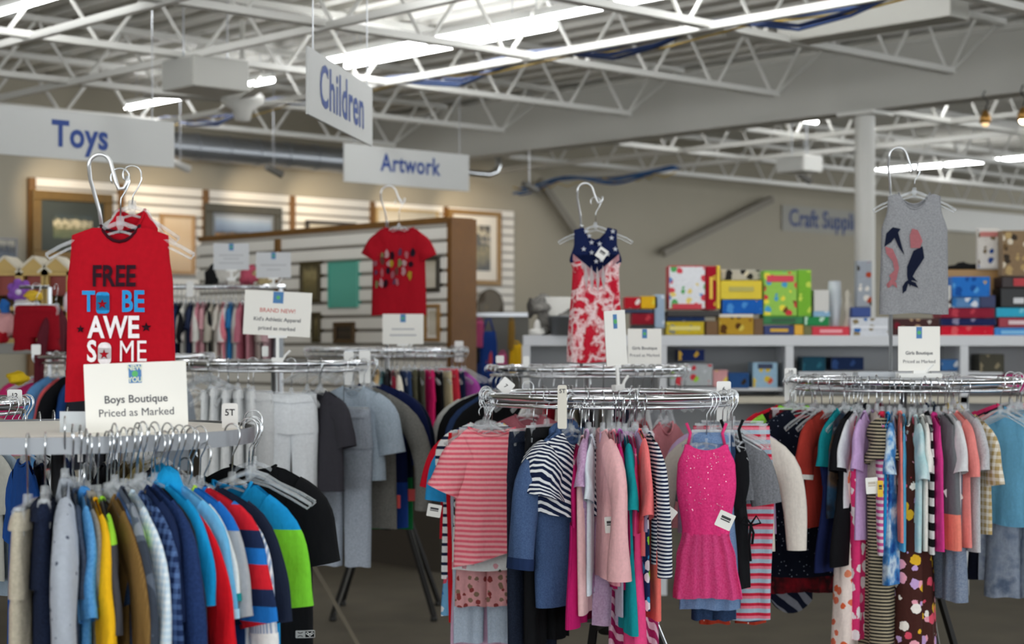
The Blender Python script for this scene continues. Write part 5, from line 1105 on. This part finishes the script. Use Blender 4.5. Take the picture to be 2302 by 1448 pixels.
BX = [
 ('white game box with bright shapes and a red base, left of the yellow box', 1503, 1586, 597, 696, 'e6e7ea', ('d84a55', 'e9d27a', '58a860', 'e6e7ea', '4a8cc9', 'e6e7ea'), dict(side='b41f2d', band=('c8283a', .07, .12, .8))),
 ('red box spine standing beside the white game box', 1587, 1610, 598, 697, 'a5182a', ('a5182a', 'caa23a'), dict(band=('e8c23c', .5, .5, .3))),
 ('thin yellow box standing on edge by the red spine', 1611, 1619, 597, 695, 'e8c62c', None, {}),
 ('bright yellow board game box lying above a blue one', 1620, 1713, 631, 673, 'e3c81f', None, dict(band=('b9ae55', .55, .25, .6))),
 ('blue game box under the yellow one', 1624, 1715, 674, 706, '1f62b8', ('1f62b8', '4f93d6', '1f62b8', 'd8a13a'), {}),
 ('pale grey and black box at the back above the yellow one', 1620, 1713, 606, 630, 'b9b5ad', ('2a2a2a', 'd4cbb8'), dict(d=SY+.15)),
 ('lime green toy box with a red title and picture of toys', 1716, 1792, 608, 712, '9ccc5a', ('d8404a', 'efe04f', '4fa3d0', '7a4a2a', '9ccc5a'), dict(side='6fae2f', band=('d8344a', .82, .14, .8))),
 ('green side of the toy box carton turned to the right', 1793, 1824, 606, 712, '7cb83a', ('7cb83a', 'c7dc5a', 'd0404a'), {}),
 ('long dark box lid under the white game box', 1500, 1618, 699, 712, '2a2624', None, {}),
 ('navy box edge in the row under the white game box', 1500, 1585, 713, 722, '22345a', ('22345a', 'c8ccd2'), {}),
 ('yellow and grey boxed set in the bottom row at left', 1497, 1583, 723, 753, 'c9b02e', ('c9b02e', '8d8a78', 'd8c44a'), dict(band=('e0d27a', .5, .3, .8))),
 ('small brown box beside the boxed blocks', 1587, 1614, 722, 753, '6d4a1e', None, {}),
 ('wooden blocks box with white lid and red edges', 1616, 1694, 706, 753, 'b9922e', ('b9922e', '5a3a1a', 'd9c25a', '8a5a2a'), dict(band=('ded8cc', .92, .14, .98))),
 ('brown wooden box end right of the blocks', 1695, 1716, 716, 753, '6b4a22', None, {}),
 ('navy box with a yellow word stripe', 1718, 1785, 732, 753, '1d2e6a', None, dict(band=('d9a92a', .5, .35, .6))),
 ('orange yellow box end beside the navy box', 1786, 1806, 730, 753, 'e2aa22', None, {}),
 ('flat dark green game box on top of the navy box', 1716, 1806, 712, 729, '1f7a3f', None, dict(band=('11542a', .5, .5, .6))),
 ('green and white striped box left of the red box', 1808, 1864, 712, 732, '2f8a50', ('2f8a50', 'bfe0c8', '2f8a50'), {}),
 ('bright red flat box in the bottom row', 1826, 1910, 734, 755, 'd01f38', None, dict(band=('f0a0a8', .5, .35, .6))),
 ('small olive box left of the bright red flat box', 1807, 1825, 733, 754, '6c6a3a', None, {}),
 ('white carton standing left of the glass vase', 1830, 1864, 652, 700, 'd0cec8', None, {}),
 ('light blue small box below the white carton', 1828, 1866, 700, 712, '8fb6d2', ('8fb6d2', 'e9eef2'), {}),
 ('tall picture box standing beside the column', 1926, 1960, 586, 690, '9aa0a8', ('3c3a36', 'd8d4cc', 'a5432a', '8f9aa6'), dict(dep=.08)),
 ('dark blue box under the tall picture box', 1916, 1958, 691, 713, '1c3f86', None, {}),
 ('white box with blue and picture squares near the grey tank', 1912, 1998, 714, 757, 'd3d6db', ('d3d6db', '8a7a5a', '2f6ab0', 'd3d6db', 'c58ab0'), dict(band=('e6e8ec', .5, .12, .95))),
 ('dark mixed box behind the Girls Boutique card', 2004, 2112, 716, 757, '4a3030', ('4a3030', 'c0a080', '7a2030', 'e0d8d0'), {}),
 ('dark red game box, topmost of the stack right of the grey tank', 2114, 2236, 693, 715, '8d2438', ('8d2438', 'b9404f', '8d2438'), {}),
 ('navy game box in the middle of the stack right of the grey tank', 2114, 2240, 716, 732, '232a56', ('232a56', '8a86a0', '232a56'), {}),
 ('red game box, lowest of the stack right of the grey tank', 2114, 2234, 733, 757, 'd01d33', ('d01d33', 'e05a60', 'd01d33', '7a6a2a'), {}),
 ('aqua game box, topmost of the right-hand stack', 2240, 2330, 692, 713, '38a9c9', ('38a9c9', '7cc9dc'), {}),
 ('dark red game box in the middle of the right-hand stack', 2246, 2330, 714, 736, '9c2238', None, dict(band=('e2c9cc', .5, .4, .5))),
 ('bright blue game box, lowest of the right-hand stack', 2236, 2330, 737, 757, '2583cc', None, dict(band=('7ab9e2', .5, .4, .7))),
 ('blue box with a sea scene leaning in the right stack', 2140, 2226, 622, 668, '2a72c4', ('2a72c4', '1a4f9a', '5aa0dc', 'd0a83a'), {}),
 ('blue and white box below the sea scene box', 2140, 2202, 669, 692, '5d86b5', ('d9dde4', '2f6fae', '5d86b5'), {}),
 ('dark navy box right of the blue and white box', 2203, 2238, 664, 692, '1f2c5a', None, {}),
 ('small white box with a picture at the left of the right stack', 2114, 2138, 642, 692, 'c9c8c4', ('c9c8c4', '4a3a3a', '2f6ab0'), {}),
 ('tan cardboard carton behind the sea scene box', 2114, 2250, 606, 690, 'a9814d', None, dict(d=SY+.22)),
 ('black game box with small white square', 2250, 2330, 648, 691, '181a1c', None, dict(band=('cfd0d2', .35, .3, .3))),
 ('black box with a red label under the jigsaw box', 2253, 2330, 622, 647, '2a1c1c', None, dict(band=('b5202c', .5, .7, .35))),
 ('large jigsaw box with a brown animal picture at the right edge', 2253, 2340, 518, 621, '8a7358', ('3c342c', 'b59a6a', 'd9cdb8', '6a5436'), dict(dep=.1, sit=False)),
 ('slim framed poster box of blue and white pictures standing by the jigsaw', 2198, 2248, 513, 605, 'd9d4cc', ('d9d4cc', '2c4a8a', '7a6a52', 'e9e6e0', 'c0504a'), dict(dep=.04, d=SY+.2, band=('c77a72', .85, .12, .8))),
 ('red box right of the flag dress, uppermost', 1404, 1440, 668, 694, 'b81f2c', ('b81f2c', 'e9e0da'), {}),
 ('yellow and orange box right of the flag dress', 1441, 1478, 666, 694, 'e2b023', ('e2b023', 'e8d24a', 'cf5a2a'), {}),
 ('navy flat box right of the flag dress', 1404, 1470, 696, 704, '22304f', None, {}),
 ('dark red toy box right of the glossy card', 1420, 1470, 705, 730, '8f1d2c', ('8f1d2c', 'c0404a'), {}),
 ('pale blue striped box tower left of the white game box', 1472, 1494, 662, 738, '9fb2c6', ('9fb2c6', 'd5dde4'), {}),
 ('black flat box under the dark red toy box', 1420, 1470, 731, 753, '1f1c22', None, {}),
]
for lab, x0, x1, y0, y1, c, art_, kw in BX: box_on(lab, x0, x1, y0, y1, c, art_, **kw)
BX2 = [
 ('dark blue toys box on the inner shelf under the yellow boxed set', 1524, 1584, 786, 812, '1d2b5c', ('1d2b5c', 'c9a040', '2f4a8a'), {}),
 ('clear tub of coloured toys on the shelf behind the middle rack', 1505, 1602, 818, 868, 'b4b9bb', ('b4b9bb', 'd0404a', '9fcf4a', 'c9cdd0'), {}),
 ('pink and yellow box beside the clear tub', 1603, 1636, 832, 870, 'd8a0a0', ('d8a0a0', 'e9d060', 'c03a4a'), {}),
 ('blue and black toy beside the pink box', 1637, 1684, 838, 874, '2e5488', ('2e5488', '3a3026', '8a7a4a'), {}),
 ('light blue building brick box left of the size 10 divider', 1692, 1748, 815, 872, '9fc0d6', ('9fc0d6', 'e0c040', 'd9604a', '9fc0d6'), dict(band=('233456', .85, .2, .6))),
 ('teal book on the right inner shelf', 1804, 1856, 802, 836, '1f4a5c', ('1f4a5c', '2f6a7c', '1a2f5a'), {}),
 ('dark navy picture box on the right inner shelf', 1868, 1942, 803, 832, '1a2a4c', ('1a2a4c', '2f4a7a', '3c5a3a'), {}),
 ('blue and white box right of the Girls Boutique card on the inner shelf', 2116, 2160, 808, 834, '3f6ea5', ('3f6ea5', 'd9dee4', '8a6a3a'), {}),
 ('grey camouflage picture box at the far right inner shelf', 2202, 2258, 796, 838, '4c4a40', ('4c4a40', '8a8068', '2a2a26'), {}),
 ('magenta bag at the right edge on the inner shelf', 2262, 2320, 842, 880, 'c2347c', ('c2347c', 'a02a6a', '3a4a8a'), {}),
]
for lab, x0, x1, y0, y1, c, art_, kw in BX2: box_on(lab, x0, x1, y0, max(y1, 889) if False else y1, c, art_, d=SY+.06, **kw)
# stands for the items on the inner shelf: a stepped white riser
k = MB(); k.box((0, .17, 0), ((2260-1800)/F*SY, .30, .02)); p = at(2030, 838, SY); k.build('riser', SHP, None, loc=(p.x, SY+.04, H-(839-YH)/F*(SY+.06))); tag(bpy.data.objects['riser'], 'white inner riser shelf right of the size 10 divider', 'shelf')
k = MB(); k.box((0, .17, 0), ((1764-1500)/F*SY, .30, .02)); k.build('riser', SHP, None, loc=(SX(1632), SY+.04, H-(875-YH)/F*(SY+.06))); tag(bpy.data.objects['riser.001'], 'white inner riser shelf behind the middle rack', 'shelf')
# glass vase, white figurine, lamp finial, crumpled black cloth
def on_top(px, d=SY+.14): return Vector(((px-CX)/F*d, d, ZT_))
p = on_top(1876); k = MB(); k.lathe([(.0, .0), (.035, .002), (.03, .08), (.045, .2), (.04, .34), (.034, .34), (.028, .1), (0, .02)], 18)
tag(k.build('glass_vase', clear_plastic('vase glass', 'd6dde2', .4, .05), loc=p, smooth=True), 'tall clear glass vase on the shelf left of the column', 'vase')
p = on_top(1906); k = MB(); k.lathe([(.0, .0), (.04, .0), (.035, .05), (.02, .12), (.028, .18), (.018, .22), (.022, .26), (0, .29)], 14)
tag(k.build('figurine', mat('ivory glaze', 'c9c2b2', .4), loc=p, smooth=True), 'ivory figurine right of the glass vase', 'figurine')
p = at(2168, 603, SY+.3); k = MB(); k.blob((0, 0, .0), (.10, .05, .03), 14, 8, 3, .25); tag(k.build('black_cloth', P_('1b1b1c'), loc=p, smooth=True), 'crumpled black cloth on the tan carton', 'cloth')
# plush dog, white basket, metal tub left of the flag dress
p = on_top(1218); o = thing('plush_dog', 'grey shaggy plush dog lying left of the flag dress', 'soft toy', p)
k = MB(); k.blob((0, 0, .19), (.075, .06, .06), 14, 10, 2, .14); k.build('head', fab('t', '6e6b66', '8d8a85', '55524e', s=.4), o, True)
k = MB(); k.blob((.10, .02, .10), (.13, .08, .10), 14, 10, 4, .10); k.build('body', fab('t', '6e6b66', '8d8a85', '55524e', s=.4), o, True)
for s in (-1, 1): k = MB(); k.blob((s*.07, 0, .17), (.025, .03, .06), 10, 8, 5, .1); k.build('ear', P_('504d49'), o, True)
k = MB(); k.blob((-.02, -.055, .17), (.03, .03, .022)); k.build('muzzle', P_('8f8c86'), o, True)
for x in (.0, .16): k = MB(); k.blob((x, -.05, .03), (.05, .06, .03)); k.build('leg', P_('7b7873'), o, True)
p = on_top(1250, SY+.2); k = MB(); k.lathe([(.0, 0), (.09, 0), (.12, .24), (.115, .24), (.085, .01), (0, .01)], 20, (0, 0, .0)); tag(k.build('white_basket', mat('white wicker', 'd9d7d0', .7, bump=.6, bscale=60), loc=p, smooth=True), 'white basket behind the plush dog', 'basket')
p = on_top(1232, SY+.04); p.x += .12; k = MB(); k.lathe([(.0, 0), (.10, 0), (.125, .12), (.13, .12), (.12, .11), (.095, .01), (0, .01)], 22); tag(k.build('metal_tub', mat('grey tub', '85888c', .35, .6), loc=p, smooth=True), 'grey metal tub on the shelf beside the flag dress', 'tub')
p = on_top(1208, SY+.05); k = MB(); k.blob((0, 0, .02), (.05, .05, .025), 12, 8, 1, .15); k.blob((.0, 0, .05), (.022, .022, .05)); tag(k.build('white_ornament', mat('white ceramic', 'e8e6e0', .4), loc=p, smooth=True), 'white ornament at the left end of the shelf', 'ornament')
# panel with hanging bags between partition and shelf
p = at(1115, 712, 13.2); o = thing('grey_pegboard', 'low grey display panel behind the hanging bags', 'display panel', (p.x, p.y, 0))
k = MB(); k.box((0, .03, p.z/2), (.50, .05, p.z)); k.build('panel', mat('grey panel', '6f6e69', .7), o); k = MB(); k.box((0, .03, p.z+.015), (.54, .08, .03)); k.build('top_rail', STEEL, o)
for px, py, w, h, c, lab in ((1078, 712, .07, .20, 'b04a72', 'pink strap bag on the grey panel'), (1098, 715, .13, .34, '1d3d86', 'blue bag with a long handle on the grey panel'), (1064, 715, .08, .30, '17181c', 'black bag hanging beside the oak post'), (1160, 765, .10, .22, 'd9ab1c', 'yellow bag beside the shelf unit'),
                              (1099, 768, .10, .14, 'c94a48', 'coral red pouch hung in front of the blue bag'), (1150, 712, .05, .22, '8a6a30', 'mustard scarf on the grey panel'), (1085, 785, .30, .30, '1b2f63', 'wide navy cloth below the hanging bags'), (1130, 786, .07, .09, 'c05a8a', 'small pink and white pouch near the yellow bag')):
    q = at(px, py, 13.1); b = thing('shoulder_bag', lab, 'bag', (q.x, q.y-.03, q.z), 0)
    c_ = Cloth([(0, w*.42), (.3, w*.5), (1, w*.55)], h, T=.03, seed=int(px), fold=.004, top=0.0); c_.mb().build('pouch', P_(c), b, True, (0, 0, -.10 if h > .25 else -.03))
    k = MB(); k.tube([(-w*.3, 0, -.10 if h > .25 else -.03), (-w*.1, 0, -.01), (w*.1, 0, -.01), (w*.3, 0, -.10 if h > .25 else -.03)], .008, 6); k.build('handle', P_(c), b, True)
# ------------------------------------------------------------------ high rail with baby clothes
d = 11.0; z = H-(645-YH)/F*d; x0, x1 = (72-CX)/F*d, (642-CX)/F*d
o = thing('garment_rail', 'straight high chrome rail of baby clothes behind the red sleeveless tee', 'clothes rail', (x0, d, 0))
k = MB(); k.tube([(0, 0, z), (x1-x0, 0, z)], .016, 10); k.build('rail', CHROME, o, True)
for x in (.03, x1-x0-.03): k = MB(); k.tube([(x, 0, .04), (x, 0, z)], .014, 10); k.box((x, 0, .02), (.05, .6, .04)); k.build('upright', STEEL, o)
RK['baby'] = dict(grp='baby clothes on the high rail', hg='hangers: baby clothes on the high rail')
BABY = [(110, 'a03048', 'deep red baby suit at the left of the high rail'), (122, '8b2334', 'wine baby top at the left of the high rail'), (388, 'd06a80', 'pink baby suit just right of the red tee'), (398, '27375c', 'navy baby top right of the pink suit'), (408, '15161c', 'black baby top on the high rail'), (418, 'd9d6ce', 'cream baby suit right of the black top'),
        (430, '2a3350', 'dark blue baby suit on the high rail'), (440, 'e0dcd6', 'white baby suit on the high rail'), (450, 'c98592', 'rose baby suit left of the grey one'), (459, 'd9a5ac', 'pale pink baby suit on the high rail'), (470, '1d1e22', 'black baby trousers on the high rail'), (480, 'b9b2a4', 'oatmeal baby suit on the high rail'),
        (491, 'd8d2c8', 'ivory baby suit on the high rail'), (503, 'e3808e', 'coral pink baby top on the high rail'), (512, 'e6e2de', 'white baby top right of the coral one'), (520, '2f78b4', 'bright blue baby suit near the white card'), (530, 'cfccc6', 'light grey baby suit left of the white card'), (545, 'bd6f80', 'dusty rose baby dress behind the white card'),
        (562, 'c98a96', 'pale rose baby dress behind the white card'), (582, 'b7a9a2', 'taupe baby suit behind the white card'), (605, 'c4a0a4', 'mauve baby suit behind the white card'), (628, 'aab0b6', 'silver grey baby suit at the right end of the high rail')]
for i, (px, c, lab) in enumerate(BABY):
    x = (px-CX)/F*d; hanger((x, d, z), R_(90+8*math.sin(i*2.1)), 'arm', .09, .10, hl(lab), RK['baby']['hg'])
    garment((x, d, z), R_(90+8*math.sin(i*2.1)), 'long' if i % 3 else 'tee', lab, P_(c), RK['baby']['grp'], .10, ws=.11, L=.36+.03*(i % 3), T=.022, sl=.18 if i % 3 else .09, a0=.045)
for j, px in enumerate((480, 500, 560, 590)):
    q = at(px, 622, 11.05); k = MB(); k.blob((0, 0, 0), (.06, .05, .06), 12, 8, j, .2); tag(k.build('soft_toy', P_(('1c1c1e', 'd3d0c8', 'c95a70', 'cdb98a')[j]), loc=(q.x, q.y, z+.07), smooth=True), ('black soft toy lying on the high rail', 'white soft toy beside the black one on the high rail', 'pink soft toy between the two pale cards', 'tan soft toy under the right pale card')[j], 'soft toy')
# red shorts on display at left
q = at(82, 688, 9.2); hanger((q.x, q.y, q.z+.10), 0, 'clip', .09, .12, 'clip hanger holding the dark red shorts', 'hangers at the toy corner')
garment((q.x, q.y, q.z+.10), 0, 'shorts', 'dark red shorts hanging at left beside the red sleeveless tee', P_('8e0c1c'), None, .10, L=.235, ws=.115, T=.03)
q = at(126, 690, 9.3); garment((q.x, q.y, q.z+.1), R_(80), 'long', 'maroon baby suit right behind the dark red shorts', P_('5a1a26'), None, .10, ws=.10, L=.24, T=.02); hanger((q.x, q.y, q.z+.10), R_(80), 'arm', .09, .1, 'clear hanger holding the maroon baby suit', 'hangers at the toy corner')
q = at(78, 688, 9.25); k = MB(); k.tube([(0, 0, q.z+.10), (.16, 0, q.z+.10)], .01, 8); k.tube([(.16, 0, q.z+.1), (.16, 0, .03)], .012, 8); k.box((.16, 0, .015), (.3, .3, .03))
tag(k.build('display_stand', STEEL, loc=(q.x-.08, q.y, 0)), 'slim steel stand that holds the dark red shorts', 'stand')
# toy corner: gabled wooden toy houses and plush
TX = mat('pine toy wood', 'b99a55', .55, var=.15, vscale=12)
q0 = at(40, 772, 9.9)
o = thing('display_table', 'grey display table of toys at the left edge', 'table', (q0.x, q0.y, 0)); ztab = q0.z-.0
k = MB(); k.box((-.1, .3, ztab-.03), (1.1, .8, .06)); k.build('tabletop', mat('grey table top', '8f8e88', .6), o, bevel=.005)
for sx in (-.6, .4):
    for sy in (-.05, .65): k = MB(); k.box((sx, sy, (ztab-.06)/2), (.06, .06, ztab-.06)); k.build('leg', STEEL, o)
for px, lab in ((10, 'pine gabled toy house at the left edge, left of another'), (75, 'pine gabled toy house left of the red sleeveless tee'), (125, 'pine gabled toy house tucked behind the red sleeveless tee')):
    dd = 10.2; w = 66/F*dd; x = (px-CX)/F*dd; zt = H-(592-YH)/F*dd; o = thing('toy_house', lab, 'toy house', (x, dd, ztab)); hh = zt-ztab
    k = MB()
    for s in (-1, 1): k.box((s*(w/2-.012), .12, (hh-.05)/2), (.024, .24, hh-.05))
    for z_ in (.015, (hh-.06)*.5, hh-.06): k.box((0, .12, z_), (w, .24, .024))
    k.build('shelves', TX, o); k = MB(); k.prism([(-w/2-.01, hh-.05), (0, hh+.03), (w/2+.01, hh-.05)], .0, .02); k.build('gable', TX, o)
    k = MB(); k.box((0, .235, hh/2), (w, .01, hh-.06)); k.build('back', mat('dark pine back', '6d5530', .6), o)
    for s in (-1, 1):
        k = MB(); k.bar((s*(w/2+.02), .12, hh-.055), (0, .12, hh+.04), .25, .014); k.build('roof_panel', mat('pale roof', 'cfc6b0', .6), o)
    k = MB(); k.box((.0, .10, hh*.80-.035), (w*.6, .1, hh*.25)); k.build('toy_drawer', mat('toy red', '8d3a30', .6), o)
q = at(44, 655, 9.7); o = thing('plush_flower', 'purple plush flower toy with a white centre at left', 'soft toy', q)
k = MB(); k.blob((0, 0, 0), (.055, .045, .055), 14, 10, 3, .04)
for i in range(7): a = 2*math.pi*i/7; k.blob((.05*math.cos(a), .005, .05*math.sin(a)), (.024, .03, .024))
k.build('petals', P_('8a55b0'), o, True); k = MB(); k.blob((.005, -.04, -.005), (.018, .015, .018)); k.build('centre', P_('d9cfe6'), o, True)
for px, py, rx, rz_, c, lab in ((75, 665, .05, .028, 'e5bd3a', 'yellow and cream plush under the purple flower'), (58, 686, .07, .03, 'dcd8dc', 'white plush bundle below the purple flower'), (10, 690, .03, .04, '2f6bb5', 'small blue toy cone at the left edge'), (12, 730, .06, .07, 'e0a5a5', 'pink and white doll at the left edge'), (4, 745, .05, .06, 'c01a2a', 'red plush at the left edge'), (150, 680, .02, .05, 'e2d0d4', 'pale pink toy by the red sleeveless tee'), (40, 850, .05, .03, 'd9b622', 'yellow toy lying above the pink tee at left')):
    q = at(px, py, 9.6 if py < 800 else 8.0); k = MB(); k.blob((0, 0, 0), (rx, rx*.8, rz_), 12, 9, px, .12); tag(k.build('plush_toy', P_(c), loc=q, smooth=True), lab, 'soft toy')
q = at(50, 770, 9.5); k = MB(); k.box((0, 0, .06), (.36, .2, .20)); 
# ------------------------------------------------------------------ warm picture lights on the slatwall
def spot(px, py, tx, ty, e):
    p = onwall(px, .95); p.z = H-(py-YH)/F*p.y; t = onwall(tx, .02); t.z = H-(ty-YH)/F*t.y
    l = bpy.data.lights.new('picture_light', 'SPOT'); l.energy = e; l.color = (1, .80, .55); l.spot_size = R_(70); l.spot_blend = .9; l.shadow_soft_size = .05
    o = bpy.data.objects.new('picture_light', l); COL.objects.link(o); o.location = p; o.rotation_euler = (t-p).to_track_quat('-Z', 'Y').to_euler()
for px in (150, 375, 600, 740, 930, 1070): spot(px, 372+(px-150)*.06, px, 455+(px-150)*.05, 24)
# ------------------------------------------------------------------ even world light added as soft fill for the room; camera
w = bpy.data.worlds.new('ambient_fill'); bpy.context.scene.world = w; w.use_nodes = True
bg = w.node_tree.nodes['Background']; bg.inputs['Color'].default_value = (.93, .97, 1.0, 1); bg.inputs['Strength'].default_value = 2.9
sc = bpy.context.scene
cam = bpy.data.cameras.new('camera'); co = bpy.data.objects.new('camera', cam); COL.objects.link(co); sc.camera = co
co.location = (0, 0, H); co.rotation_euler = (R_(90), 0, 0); cam.sensor_width = 36; cam.lens = F/2302*36; cam.shift_y = 46/2302
cam.dof.use_dof = True; cam.dof.focus_distance = 5.0; cam.dof.aperture_fstop = 3.4; cam.clip_end = 200
vs = sc.view_settings; vs.view_transform = 'Standard'; vs.look = 'None'; vs.gamma = 1; vs.use_curve_mapping = False; vs.exposure = 0.58
sc.cycles.max_bounces = 6; sc.cycles.transparent_max_bounces = 24; sc.cycles.diffuse_bounces = 3; sc.cycles.glossy_bounces = 3; sc.cycles.caustics_reflective = False; sc.cycles.caustics_refractive = False
